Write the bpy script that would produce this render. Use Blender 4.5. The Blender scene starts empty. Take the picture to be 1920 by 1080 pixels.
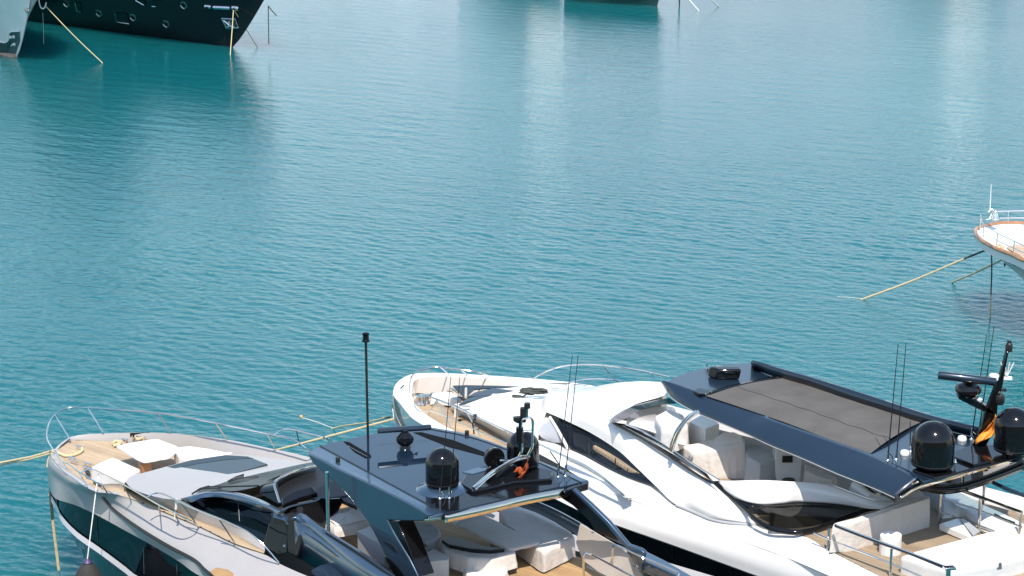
import bpy, bmesh, math, random
import numpy as np
from mathutils import Vector, Matrix

random.seed(4)
rng = np.random.default_rng(7)
scene = bpy.context.scene
COL = scene.collection

# ------------------------------------------------------------------ camera, sky, sun, exposure
CAM_H, PITCH, FOC = 23.0, math.radians(14.5), 4000.0
cam_d = bpy.data.cameras.new("camera")
cam_d.sensor_width = 36.0
cam_d.lens = 36.0 * FOC / 1920.0
cam_d.clip_start, cam_d.clip_end = 1.0, 9000.0
cam = bpy.data.objects.new("camera", cam_d)
cam.location = (0, 0, CAM_H)
cam.rotation_euler = (math.radians(90) - PITCH, 0, 0)
COL.objects.link(cam)
scene.camera = cam

SUN_EL, SUN_AZ = math.radians(60), math.radians(5)      # azimuth: to the right of straight behind the camera
to_sun = Vector((math.sin(SUN_AZ) * math.cos(SUN_EL), -math.cos(SUN_AZ) * math.cos(SUN_EL), math.sin(SUN_EL)))
world = bpy.data.worlds.new("World")
scene.world = world
world.use_nodes = True
wn, wl = world.node_tree.nodes, world.node_tree.links
sky = wn.new("ShaderNodeTexSky")
sky.sky_type = 'NISHITA'
sky.sun_disc = False
sky.sun_elevation = SUN_EL
sky.sun_rotation = math.atan2(to_sun.x, to_sun.y)
sky.altitude = 0
sky.air_density = 1.4
sky.dust_density = 0.5
sky.ozone_density = 1.0
bg = wn["Background"]
bg.inputs["Strength"].default_value = 0.15
wl.new(sky.outputs[0], bg.inputs["Color"])
sun_d = bpy.data.lights.new("sun", 'SUN')
sun_d.energy = 4.0
sun_d.angle = math.radians(0.5)
sun_d.color = (1.0, 0.935, 0.845)
sun = bpy.data.objects.new("sun", sun_d)
sun.rotation_euler = to_sun.to_track_quat('Z', 'Y').to_euler()
sun.location = (10, -40, 90)
COL.objects.link(sun)
scene.view_settings.view_transform = 'Standard'
scene.view_settings.look = 'None'
scene.view_settings.gamma = 1.0
scene.view_settings.exposure = 0.58
scene.view_settings.use_curve_mapping = False

# ------------------------------------------------------------------ survey helpers: photo point -> place in the marina
def V(*a): return np.array(a, float)
CAM = V(0, 0, CAM_H)
def ray(p):
    u, v = (p[0] - 960) / FOC, (540 - p[1]) / FOC
    return V(u, math.cos(PITCH) + v * math.sin(PITCH), -math.sin(PITCH) + v * math.cos(PITCH))
def W(p, z):
    d = ray(p); return CAM + d * ((z - CAM_H) / d[2])
def WP(p, p0, n):
    d = ray(p); n = np.asarray(n, float); return CAM + d * (np.dot(np.asarray(p0) - CAM, n) / np.dot(d, n))
def WY(p, y):
    d = ray(p); return CAM + d * (y / d[1])
def slant(q):
    return (q[1]) * math.cos(PITCH) - (q[2] - CAM_H) * math.sin(PITCH)
def mpp(q): return slant(q) / FOC          # metres per photo pixel at a place
class Frame:
    def __init__(s, tip, hd):
        h = math.radians(hd); s.o = V(tip[0], tip[1], 0)
        s.a = V(math.sin(h), -math.cos(h), 0); s.s = V(math.cos(h), math.sin(h), 0)
    def loc(s, q): d = q - s.o; return V(d @ s.a, d @ s.s, q[2])
    def w(s, x, y, z): return s.o + s.a * x + s.s * y + V(0, 0, z)
    def cen(s, p, off=0): return WP(p, s.o + s.s * off, s.s)
def fA(x, y): return (60 + x / 4, 810 + y / 4)
def fB(x, y): return (480 + x / 4, 810 + y / 4)
def fC(x, y): return (700 + x / 4, 670 + y / 4)
def fD(x, y): return (1000 + x / 4, 670 + y / 4)
def fE(x, y): return (1000 + x / 4, 810 + y / 4)
def fF(x, y): return (1440 + x / 4, 630 + y / 4)
def fG(x, y): return (1440 + x / 4, 810 + y / 4)
def fH(x, y): return (700 + x / 4.5, 840 + y / 4.5)
def f1(x, y): return (60 + x / 3.176, 740 + y / 3.176)
def f4(x, y): return (60 + x / 6.352, 750 + y / 6.352)
def f5(x, y): return (560 + x / 8.727, 740 + y / 8.727)
def WZ(f, pts, z0, z1=None):
    """pixels through crop f -> points, height running from z0 to z1 along the list (or a list of heights)"""
    n = len(pts)
    if isinstance(z0, (list, tuple)): zs = z0
    else:
        z1 = z0 if z1 is None else z1
        zs = [z0 + (z1 - z0) * i / max(1, n - 1) for i in range(n)]
    return [W(f(*p), z) for p, z in zip(pts, zs)]

# ------------------------------------------------------------------ curves and meshes
def cr(pts, n, closed=False):
    P = [np.asarray(p, float) for p in pts]
    if len(P) == 2 and not closed:
        return [P[0] + (P[1] - P[0]) * i / (n - 1) for i in range(n)]
    if closed: Q = [P[-1]] + P + [P[0], P[1]]
    else: Q = [2 * P[0] - P[1]] + P + [2 * P[-1] - P[-2]]
    dense = []
    for i in range(1, len(Q) - 2):
        p0, p1, p2, p3 = Q[i - 1:i + 3]
        t0 = 0; t1 = t0 + max(1e-4, np.linalg.norm(p1 - p0)) ** .5
        t2 = t1 + max(1e-4, np.linalg.norm(p2 - p1)) ** .5; t3 = t2 + max(1e-4, np.linalg.norm(p3 - p2)) ** .5
        for k in range(12):
            t = t1 + (t2 - t1) * k / 12
            a1 = (t1 - t) / (t1 - t0) * p0 + (t - t0) / (t1 - t0) * p1
            a2 = (t2 - t) / (t2 - t1) * p1 + (t - t1) / (t2 - t1) * p2
            a3 = (t3 - t) / (t3 - t2) * p2 + (t - t2) / (t3 - t2) * p3
            b1 = (t2 - t) / (t2 - t0) * a1 + (t - t0) / (t2 - t0) * a2
            b2 = (t3 - t) / (t3 - t1) * a2 + (t - t1) / (t3 - t1) * a3
            dense.append((t2 - t) / (t2 - t1) * b1 + (t - t1) / (t2 - t1) * b2)
    dense.append(P[0] if closed else P[-1])
    D = np.array(dense)
    L = np.concatenate([[0], np.cumsum(np.linalg.norm(np.diff(D, axis=0), axis=1))])
    m = n + 1 if closed else n
    T = np.linspace(0, L[-1], m)
    out = [np.array([np.interp(t, L, D[:, k]) for k in range(3)]) for t in T]
    return out[:n]

from mathutils.bvhtree import BVHTree
LOC = {}
def surf(o):
    me = o.data; off = Vector(tuple(LOC[o.name]))
    return BVHTree.FromPolygons([v.co + off for v in me.vertices], [p.vertices for p in me.polygons])
def hit(t, p):
    d = Vector(tuple(ray(p))).normalized(); q, n, _, _ = t.ray_cast(Vector((0, 0, CAM_H)), d)
    if q is None: return None, None
    n = np.array(n); n = n if n @ np.array(d) < 0 else -n
    return np.array(q), n
def ob(name, verts, faces, mat, parent=None, smooth=True, ang=32, bevel=0.0, seg=2, solid=0.0):
    vs = np.array(verts, float)
    c = (vs.min(0) + vs.max(0)) / 2; c[2] = vs[:, 2].min()
    me = bpy.data.meshes.new(name)
    me.from_pydata([tuple(v) for v in (vs - c)], [], [tuple(f) for f in faces])
    me.validate(); me.update()
    bm = bmesh.new(); bm.from_mesh(me)
    bmesh.ops.remove_doubles(bm, verts=bm.verts, dist=1e-5)
    bmesh.ops.recalc_face_normals(bm, faces=bm.faces)
    for f in bm.faces: f.smooth = smooth
    bm.to_mesh(me); bm.free()
    if smooth: me.set_sharp_from_angle(angle=math.radians(ang))
    mats = mat if isinstance(mat, (list, tuple)) else [mat]
    for m in mats: me.materials.append(m)
    o = bpy.data.objects.new(name, me); COL.objects.link(o)
    o.location = c
    if solid:
        md = o.modifiers.new("thickness", 'SOLIDIFY'); md.thickness = solid; md.offset = 0
    if bevel:
        md = o.modifiers.new("edge", 'BEVEL'); md.width = bevel; md.segments = seg; md.limit_method = 'ANGLE'; md.angle_limit = math.radians(38)
    attach(o, parent, c)
    return o
def attach(o, parent, c):
    LOC[o.name] = np.array(c, float)
    if parent is not None:
        o.parent = parent
        o.matrix_parent_inverse = Matrix.Translation(tuple(-LOC[parent.name]))
def tag(o, label=None, cat=None, group=None, kind=None):
    if label: o["label"] = label
    if cat: o["category"] = cat
    if group: o["group"] = group
    if kind: o["kind"] = kind
    return o
def thing(name, loc, label, cat, group=None):
    o = bpy.data.objects.new(name, None); COL.objects.link(o)
    o.location = tuple(loc); o.empty_display_size = .3
    LOC[o.name] = np.array(loc, float)
    return tag(o, label, cat, group)

class MB:
    """collects shapes; build() links them as one mesh object"""
    def __init__(s): s.v = []; s.f = []
    def add(s, v, f):
        b = len(s.v); s.v += [np.asarray(q, float) for q in v]; s.f += [tuple(i + b for i in q) for q in f]; return s
    def tube(s, pts, r, n=8, caps=True):
        P = [np.asarray(p, float) for p in pts]; m = len(P)
        rs = r if isinstance(r, (list, tuple, np.ndarray)) else [r] * m
        T = [P[min(i + 1, m - 1)] - P[max(i - 1, 0)] for i in range(m)]
        T = [t / max(1e-9, np.linalg.norm(t)) for t in T]
        up = V(0, 0, 1) if abs(T[0][2]) < .9 else V(1, 0, 0)
        u = np.cross(T[0], up); u /= np.linalg.norm(u)
        v, f = [], []
        for i in range(m):
            u = u - T[i] * (u @ T[i]); u /= max(1e-9, np.linalg.norm(u)); w = np.cross(T[i], u)
            for k in range(n):
                a = 2 * math.pi * k / n
                v.append(P[i] + rs[i] * (math.cos(a) * u + math.sin(a) * w))
        for i in range(m - 1):
            for k in range(n):
                f.append((i * n + k, i * n + (k + 1) % n, (i + 1) * n + (k + 1) % n, (i + 1) * n + k))
        if caps: f.append(tuple(range(n - 1, -1, -1))); f.append(tuple((m - 1) * n + k for k in range(n)))
        return s.add(v, f)
    def lathe(s, base, prof, n=32, axis=None):
        base = np.asarray(base, float)
        ax = V(0, 0, 1) if axis is None else np.asarray(axis, float) / np.linalg.norm(axis)
        up = V(1, 0, 0) if abs(ax[0]) < .9 else V(0, 1, 0)
        u = np.cross(ax, up); u /= np.linalg.norm(u); w = np.cross(ax, u)
        v, f = [], []
        for r, h in prof:
            for k in range(n):
                a = 2 * math.pi * k / n
                v.append(base + ax * h + max(r, 1e-4) * (math.cos(a) * u + math.sin(a) * w))
        m = len(prof)
        for i in range(m - 1):
            for k in range(n):
                f.append((i * n + k, i * n + (k + 1) % n, (i + 1) * n + (k + 1) % n, (i + 1) * n + k))
        f.append(tuple(range(n - 1, -1, -1))); f.append(tuple((m - 1) * n + k for k in range(n)))
        return s.add(v, f)
    def slab(s, pts, ext):
        P = [np.asarray(p, float) for p in pts]; ext = np.asarray(ext, float); n = len(P)
        v = P + [p + ext for p in P]
        f = [tuple(range(n)), tuple(range(2 * n - 1, n - 1, -1))]
        f += [(i, i + n, (i + 1) % n + n, (i + 1) % n) for i in range(n)]
        return s.add(v, f)
    def box(s, c, ax, ay, az):
        c = np.asarray(c, float)
        return s.slab([c - ax - ay - az, c + ax - ay - az, c + ax + ay - az, c - ax + ay - az], 2 * np.asarray(az, float))
    def bar(s, a, b, w, h):
        a, b = np.asarray(a, float), np.asarray(b, float); d = b - a; d = d / np.linalg.norm(d)
        sd = np.cross(d, V(0, 0, 1)); sd = sd / max(1e-6, np.linalg.norm(sd)) * w / 2; up = np.cross(sd, d); up = up / np.linalg.norm(up) * h / 2
        return s.slab([a - sd - up, a + sd - up, a + sd + up, a - sd + up], b - a)
    def loft(s, rows, n=40, spline=True):
        R = [cr(r, n) if spline else [np.asarray(q, float) for q in r] for r in rows]
        n = len(R[0]); v = [q for r in R for q in r]; f = []
        for i in range(len(R) - 1):
            for k in range(n - 1):
                f.append((i * n + k, i * n + k + 1, (i + 1) * n + k + 1, (i + 1) * n + k))
        return s.add(v, f)
    def build(s, name, mat, parent=None, **k): return ob(name, s.v, s.f, mat, parent, **k)

def dense(rows, n, sub):
    """rows splined along and across: a smooth skin"""
    R = [cr(r, n) for r in rows]
    cols = [cr([R[i][k] for i in range(len(R))], sub) for k in range(n)]
    return [[cols[k][j] for k in range(n)] for j in range(sub)]
def skin(name, rows, mat, parent, n=48, sub=None, solid=0.0, **k):
    m = MB()
    if sub: m.loft(dense(rows, n, sub), spline=False)
    else: m.loft(rows, n)
    return m.build(name, mat, parent, solid=solid, **k)
def slab(name, pts, ext, mat, parent, bevel=0.015, **k):
    return MB().slab(pts, ext).build(name, mat, parent, bevel=bevel, **k)
def tube(name, pts, r, mat, parent=None, n=8, spl=0, **k):
    if spl: pts = cr(pts, spl)
    return MB().tube(pts, r, n).build(name, mat, parent, **k)
def DN(d): return V(0, 0, -d)

def cover_mesh(top, drop, folds=.03, n=140, flare=.04, seed=0, sag=.02, round_=.05, wob=1.0):
    """a cloth cover pulled over furniture: rounded top, skirt hanging in folds. drop: skirt height (number or list per top point)"""
    r = np.random.default_rng(seed)
    T = []
    m = len(top)
    top = [np.asarray(t, float) for t in top]
    drops = drop if isinstance(drop, (list, tuple)) else [drop] * m
    L = np.array([np.linalg.norm(top[(i + 1) % m] - top[i]) for i in range(m)]); S = np.concatenate([[0], np.cumsum(L)])
    rim, dr = [], []
    for k in range(n):
        t = S[-1] * k / n; i = min(m - 1, int(np.searchsorted(S, t, side='right') - 1)); u = (t - S[i]) / L[i]
        rim.append(top[i] * (1 - u) + top[(i + 1) % m] * u); dr.append(drops[i] * (1 - u) + drops[(i + 1) % m] * u)
    rim = [(rim[k - 1] + 2 * rim[k] + rim[(k + 1) % n]) / 4 for k in range(n)]
    c = sum(rim) / n
    ph = r.uniform(0, 6.28, 6); fr = r.integers(7, 26, 6)
    fold = [sum(math.sin(2 * math.pi * fr[j] * k / n + ph[j]) * (.9 if j < 3 else .5) for j in range(6)) / 3 for k in range(n)]
    rows = []
    for sc in (0.001, .3, .6, .85):
        rows.append([c + (q - c) * sc - V(0, 0, sag * (1 - sc) * (1 + .6 * sc * math.sin(k * .23 + ph[0]))) + V(0, 0, .010 * wob * sc * sc * math.sin(k * .35 + sc * 9 + ph[1])) for k, q in enumerate(rim)])
    def out(q): d = (q - c) * V(1, 1, 0); return d / max(1e-6, np.linalg.norm(d))
    for dz, ins in ((0, round_), (round_ * .3, round_ * .3), (round_, 0)):
        rows.append([q - out(q) * ins - V(0, 0, dz) for q in rim])
    for j in range(1, 7):
        u = j / 6
        rows.append([q + out(q) * (flare * u + folds * fold[k] * u * (.6 + .4 * math.sin(j * 1.3 + k * .11))) - V(0, 0, round_ + (dr[k] - round_) * u - (.012 * fold[k] if j == 6 else 0)) for k, q in enumerate(rim)])
    v = [q for row in rows for q in row]; f = []
    for i in range(len(rows) - 1):
        for k in range(n): f.append((i * n + k, i * n + (k + 1) % n, (i + 1) * n + (k + 1) % n, (i + 1) * n + k))
    return v, f
def cover(name, top, drop, mat, label, cat, parent=None, group=None, **k):
    v, f = cover_mesh(top, drop, **k)
    o = ob(name, v, f, mat, parent, ang=50)
    if parent is None: tag(o, label, cat, group)
    return o

# ------------------------------------------------------------------ materials
def mat(name, col, rough=.4, metal=0.0, coat=0.0, spec=.5, var=.06, vscale=3.0, bump=0.0, bscale=30.0, coat_rough=.03, dist=.02, dirt=None, rvar=0.0):
    m = bpy.data.materials.new(name); m.use_nodes = True
    nt = m.node_tree; N, L = nt.nodes, nt.links; b = N["Principled BSDF"]
    b.inputs["Roughness"].default_value = rough; b.inputs["Metallic"].default_value = metal
    b.inputs["Coat Weight"].default_value = coat; b.inputs["Coat Roughness"].default_value = coat_rough
    b.inputs["Specular IOR Level"].default_value = spec
    tc = N.new("ShaderNodeNewGeometry")
    n1 = N.new("ShaderNodeTexNoise"); n1.inputs["Scale"].default_value = vscale; n1.inputs["Detail"].default_value = 6; n1.inputs["Roughness"].default_value = .6
    L.new(tc.outputs["Position"], n1.inputs["Vector"])
    rp = N.new("ShaderNodeValToRGB"); L.new(n1.outputs["Fac"], rp.inputs["Fac"])
    c = np.array(col)
    rp.color_ramp.elements[0].position = .3; rp.color_ramp.elements[1].position = .7
    lo = c * (1 - var) if dirt is None else np.array(dirt)
    rp.color_ramp.elements[0].color = (*lo, 1); rp.color_ramp.elements[1].color = (*np.minimum(1, c * (1 + var)), 1)
    L.new(rp.outputs["Color"], b.inputs["Base Color"])
    if rvar:
        mr = N.new("ShaderNodeMapRange"); mr.inputs["To Min"].default_value = max(0, rough - rvar); mr.inputs["To Max"].default_value = rough + rvar
        L.new(n1.outputs["Fac"], mr.inputs["Value"]); L.new(mr.outputs[0], b.inputs["Roughness"])
    if bump:
        n2 = N.new("ShaderNodeTexNoise"); n2.inputs["Scale"].default_value = bscale; n2.inputs["Detail"].default_value = 4
        L.new(tc.outputs["Position"], n2.inputs["Vector"])
        bp = N.new("ShaderNodeBump"); bp.inputs["Strength"].default_value = bump; bp.inputs["Distance"].default_value = dist
        L.new(n2.outputs["Fac"], bp.inputs["Height"]); L.new(bp.outputs[0], b.inputs["Normal"])
    return m

M = {}
M['silver'] = mat("silver_gelcoat", (.36, .34, .33), .32, .0, .2, var=.03, vscale=1.2, bump=.02, bscale=1.5)
M['silver_lower'] = mat("grey_lower_hull", (.05, .07, .075), .15, .0, .6, var=.05)
M['white'] = mat("white_gelcoat", (.77, .75, .72), .22, 0, .5, var=.015, vscale=1.5, bump=.015, bscale=1.2)
M['white_trim'] = mat("pink_white_strip", (.72, .66, .66), .3, 0, .3, var=.03)
M['navy'] = mat("navy_metallic_paint", (.045, .085, .135), .32, .55, 1.0, var=.04, vscale=2, coat_rough=.02)
M['navy_dark'] = mat("dark_navy_paint", (.013, .027, .046), .3, .3, .6, var=.05, coat_rough=.03)
M['roof'] = mat('mirror_navy_roof_gloss', (.008, .018, .034), .03, 0, .25, spec=.6, var=.1, vscale=3, bump=.012, bscale=2.2, coat_rough=.02)
M['black'] = mat("gloss_black_paint", (.005, .005, .006), .10, 0, 0.0, spec=.42, var=.1)
M['satin'] = mat("satin_black", (.012, .012, .013), .4, 0, 0, var=.2, bump=.05, bscale=60)
M['glass'] = mat("dark_tinted_glass", (.003, .007, .010), .03, 0, 0.0, spec=.28, var=.1, coat_rough=.0)
M['glass_grey'] = mat("grey_tinted_glass", (.022, .03, .034), .08, 0, 0.0, var=.15, vscale=5)
M['brown_glass'] = mat("bronze_tinted_glass", (.05, .04, .032), .05, 0, 1.0, var=.35, vscale=2.5)
M['steel'] = mat("polished_stainless", (.72, .70, .67), .14, 1.0, 0, var=.04, vscale=20)
M['steel_strip'] = mat("polished_edge_strip", (.80, .70, .55), .10, 1.0, 0, var=.05, vscale=8, bump=.03, bscale=9)
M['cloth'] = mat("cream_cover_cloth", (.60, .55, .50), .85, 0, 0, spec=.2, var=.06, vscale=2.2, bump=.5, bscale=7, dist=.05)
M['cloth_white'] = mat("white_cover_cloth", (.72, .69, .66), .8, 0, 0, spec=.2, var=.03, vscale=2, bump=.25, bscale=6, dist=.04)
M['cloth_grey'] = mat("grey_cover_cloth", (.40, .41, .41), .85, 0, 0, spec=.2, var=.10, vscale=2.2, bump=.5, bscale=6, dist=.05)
M['bimini'] = mat("faded_grey_canvas", (.100, .094, .088), .9, 0, 0, spec=.15, var=.16, vscale=.9, bump=.25, bscale=5, dist=.04)
M['grey_box'] = mat("light_grey_cabinet", (.36, .37, .385), .45, 0, .2, var=.03)
M['wood'] = mat("varnished_wood", (.36, .17, .075), .3, 0, .6, var=.25, vscale=6)
M['wood_dark'] = mat("dark_wood", (.12, .075, .04), .5, 0, .1, var=.3, vscale=8)
M['rope'] = mat("tan_rope", (.58, .47, .28), .9, 0, 0, spec=.1, var=.18, vscale=14, bump=.6, bscale=40)
M['rope_white'] = mat("white_rope", (.72, .69, .63), .85, 0, 0, spec=.1, var=.08, vscale=20, bump=.5, bscale=60)
M['rope_dark'] = mat("dark_and_shaded_rope", (.05, .055, .045), .7, 0, 0, var=.3, vscale=10, bump=.5, bscale=40)  # dark lines, and tan rope toned dark for hull shade
M['orange'] = mat("orange_cloth", (.85, .30, .045), .75, 0, 0, spec=.2, var=.12, vscale=8)
M['red'] = mat("red_orange_cloth", (.40, .085, .03), .75, 0, 0, spec=.2, var=.12, vscale=8)
M['fender'] = mat("charcoal_fender_cover", (.030, .028, .026), .8, 0, 0, var=.2, vscale=10, bump=.3, bscale=50)
M['purple'] = mat("purple_fender_cap", (.05, .035, .10), .5, var=.2)
M['plastic'] = mat("white_plastic", (.75, .74, .72), .35, var=.03)
M['hull_grey'] = mat("grey_hull_paint", (.74, .76, .74), .35, 0, .4, var=.05, vscale=.6, bump=.03, bscale=1)
M['hull_green'] = mat("dark_green_hull_paint", (.012, .05, .048), .3, 0, .4, var=.2)
M['hull_black'] = mat("black_hull_paint", (.008, .010, .013), .2, 0, .15, spec=.3, var=.15, vscale=.4)
M['boot'] = mat("salmon_boot_stripe", (.42, .26, .18), .6, var=.3, vscale=2)
M['tan_leather'] = mat("tan_upholstery", (.33, .20, .09), .5, var=.1)
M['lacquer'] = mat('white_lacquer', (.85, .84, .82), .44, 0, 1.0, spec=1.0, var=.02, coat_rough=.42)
M['windscreen'] = mat('smoked_windscreen', (.030, .036, .040), .28, 0, 0, spec=.3, var=.12, vscale=4)
M['void'] = mat('matte_black_channel', (.004, .004, .005), .7, 0, 0, spec=.08, var=.1)
M['buoy'] = mat("orange_buoy", (.8, .35, .08), .5, var=.1)
M['stone'] = mat("sandstone_wall", (.40, .33, .25), .9, var=.25, vscale=.5, bump=.5, bscale=1.2)
M['tan_paint'] = mat('warm_grey_bulwark_paint', (.50, .44, .385), .35, 0, .3, var=.03)
M['bronze'] = mat('dull_bronze_plate', (.20, .175, .15), .4, .4, var=.25, vscale=5)
M['hill'] = mat("unseen_pale_hillside", (.40, .39, .43), .95, var=.35, vscale=.12)
M['beige_wall'] = mat("pale_render", (.55, .50, .43), .85, var=.1, vscale=.3)

def teak(name, heading, col=(.50, .335, .185), grey=0.0, pitch=.062):
    m = bpy.data.materials.new(name); m.use_nodes = True
    nt = m.node_tree; N, L = nt.nodes, nt.links; b = N["Principled BSDF"]
    b.inputs["Roughness"].default_value = .72; b.inputs["Specular IOR Level"].default_value = .25
    g = N.new("ShaderNodeNewGeometry"); mp = N.new("ShaderNodeMapping"); mp.inputs["Rotation"].default_value = (0, 0, -heading)
    L.new(g.outputs["Position"], mp.inputs["Vector"])
    sx = N.new("ShaderNodeSeparateXYZ"); L.new(mp.outputs[0], sx.inputs[0])
    def math_(op, a, v=None, b2=None):
        q = N.new("ShaderNodeMath"); q.operation = op
        L.new(a, q.inputs[0])
        if v is not None: q.inputs[1].default_value = v
        if b2 is not None: L.new(b2, q.inputs[1])
        return q.outputs[0]
    d = math_('DIVIDE', sx.outputs["Y"], pitch)
    fr = math_('FRACT', d); ce = math_('FLOOR', d)
    seam = math_('LESS_THAN', fr, .11)
    wn_ = N.new("ShaderNodeTexWhiteNoise"); wn_.noise_dimensions = '1D'; L.new(ce, wn_.inputs["W"])
    ns = N.new("ShaderNodeTexNoise"); ns.inputs["Scale"].default_value = 4; ns.inputs["Detail"].default_value = 7
    st = N.new("ShaderNodeMapping"); st.inputs["Scale"].default_value = (.5, 9, 1); L.new(mp.outputs[0], st.inputs["Vector"]); L.new(st.outputs[0], ns.inputs["Vector"])
    n3 = N.new("ShaderNodeTexNoise"); n3.inputs["Scale"].default_value = 1.1; n3.inputs["Detail"].default_value = 4; L.new(g.outputs["Position"], n3.inputs["Vector"])
    mx = math_('MULTIPLY', ns.outputs["Fac"], .45); mx = math_('ADD', mx, None, math_('MULTIPLY', wn_.outputs["Value"], .28)); mx = math_('ADD', mx, None, math_('MULTIPLY', n3.outputs["Fac"], .45))
    rp = N.new("ShaderNodeValToRGB"); c = np.array(col)
    gcol = c * (1 - grey) + np.array((.30, .27, .23)) * grey
    rp.color_ramp.elements[0].position = .3; rp.color_ramp.elements[1].position = .85
    rp.color_ramp.elements[0].color = (*(gcol * .70), 1); rp.color_ramp.elements[1].color = (*np.minimum(1, gcol * 1.22), 1)
    L.new(mx, rp.inputs["Fac"])
    mm = N.new("ShaderNodeMixRGB"); mm.inputs[2].default_value = (.035, .028, .022, 1)
    L.new(seam, mm.inputs[0]); L.new(rp.outputs[0], mm.inputs[1]); L.new(mm.outputs[0], b.inputs["Base Color"])
    bp = N.new("ShaderNodeBump"); bp.inputs["Strength"].default_value = .3; bp.inputs["Distance"].default_value = .004; bp.invert = True
    L.new(seam, bp.inputs["Height"]); L.new(bp.outputs[0], b.inputs["Normal"])
    return m

def clear_glass(name, tint, fac=.5):
    """tinted see-through pane: part clear, part glossy"""
    m = bpy.data.materials.new(name); m.use_nodes = True
    nt = m.node_tree; N, L = nt.nodes, nt.links; N.remove(N["Principled BSDF"])
    o = N["Material Output"]
    t = N.new("ShaderNodeBsdfTransparent"); t.inputs[0].default_value = (*tint, 1)
    gl = N.new("ShaderNodeBsdfGlossy"); gl.inputs["Roughness"].default_value = .03
    fr = N.new("ShaderNodeFresnel"); fr.inputs["IOR"].default_value = 1.45
    mx = N.new("ShaderNodeMixShader"); L.new(fr.outputs[0], mx.inputs[0]); L.new(t.outputs[0], mx.inputs[1]); L.new(gl.outputs[0], mx.inputs[2])
    L.new(mx.outputs[0], o.inputs["Surface"])
    return m
M['pane'] = clear_glass("clear_smoked_pane", (.62, .60, .58))
M['pane_dark'] = clear_glass("dark_smoked_pane", (.16, .18, .20))

# ------------------------------------------------------------------ water
def water_mat():
    m = bpy.data.materials.new("harbour_water"); m.use_nodes = True
    nt = m.node_tree; N, L = nt.nodes, nt.links; b = N["Principled BSDF"]
    b.inputs["Roughness"].default_value = .06; b.inputs["IOR"].default_value = 1.333; b.inputs["Specular IOR Level"].default_value = .5
    b.subsurface_method = 'BURLEY'; b.inputs["Subsurface Weight"].default_value = 1.0; b.inputs["Subsurface Radius"].default_value = (.6, 1.0, 1.0); b.inputs["Subsurface Scale"].default_value = 6.0
    g = N.new("ShaderNodeNewGeometry")
    def noise(scale, rot, sx, sy, detail=3, rough=.5, distort=0.0):
        mp = N.new("ShaderNodeMapping"); mp.inputs["Rotation"].default_value = (0, 0, math.radians(rot)); mp.inputs["Scale"].default_value = (sx, sy, 1)
        L.new(g.outputs["Position"], mp.inputs["Vector"])
        n = N.new("ShaderNodeTexNoise"); n.inputs["Scale"].default_value = scale; n.inputs["Detail"].default_value = detail; n.inputs["Roughness"].default_value = rough; n.inputs["Distortion"].default_value = distort
        L.new(mp.outputs[0], n.inputs["Vector"]); return n.outputs["Fac"]
    def mul(a, v):
        q = N.new("ShaderNodeMath"); q.operation = 'MULTIPLY'; L.new(a, q.inputs[0])
        if isinstance(v, float): q.inputs[1].default_value = v
        else: L.new(v, q.inputs[1])
        return q.outputs[0]
    def add(a, c):
        q = N.new("ShaderNodeMath"); q.operation = 'ADD'; L.new(a, q.inputs[0]); L.new(c, q.inputs[1]); return q.outputs[0]
    chop2 = noise(3.0, 36, .45, 1.0, 3, .55, .4)
    fine = noise(7.0, 20, .5, 1.0, 3, .6)
    patch = noise(.035, 30, .5, 1.0, 3, .55)
    pr = N.new("ShaderNodeMapRange"); pr.inputs["From Min"].default_value = .3; pr.inputs["From Max"].default_value = .7; pr.inputs["To Min"].default_value = .65; pr.inputs["To Max"].default_value = 1.15
    L.new(patch, pr.inputs["Value"])
    h = add(mul(chop2, WAVE[0]), mul(fine, WAVE[1]))
    h = mul(h, pr.outputs[0])
    bp = N.new("ShaderNodeBump"); bp.inputs["Strength"].default_value = 1.0; bp.inputs["Distance"].default_value = 1.0
    L.new(h, bp.inputs["Height"]); L.new(bp.outputs[0], b.inputs["Normal"])
    rp = N.new("ShaderNodeValToRGB"); L.new(noise(.02, 0, 1, 1, 4), rp.inputs["Fac"])
    rp.color_ramp.elements[0].position = .3; rp.color_ramp.elements[1].position = .7
    rp.color_ramp.elements[0].color = (*WCOL[0], 1); rp.color_ramp.elements[1].color = (*WCOL[1], 1)
    L.new(rp.outputs[0], b.inputs["Base Color"])
    return m
WAVE = (.034, .012)
WCOL = ((.003, .095, .110), (.007, .114, .128))
M['water'] = water_mat()

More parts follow.
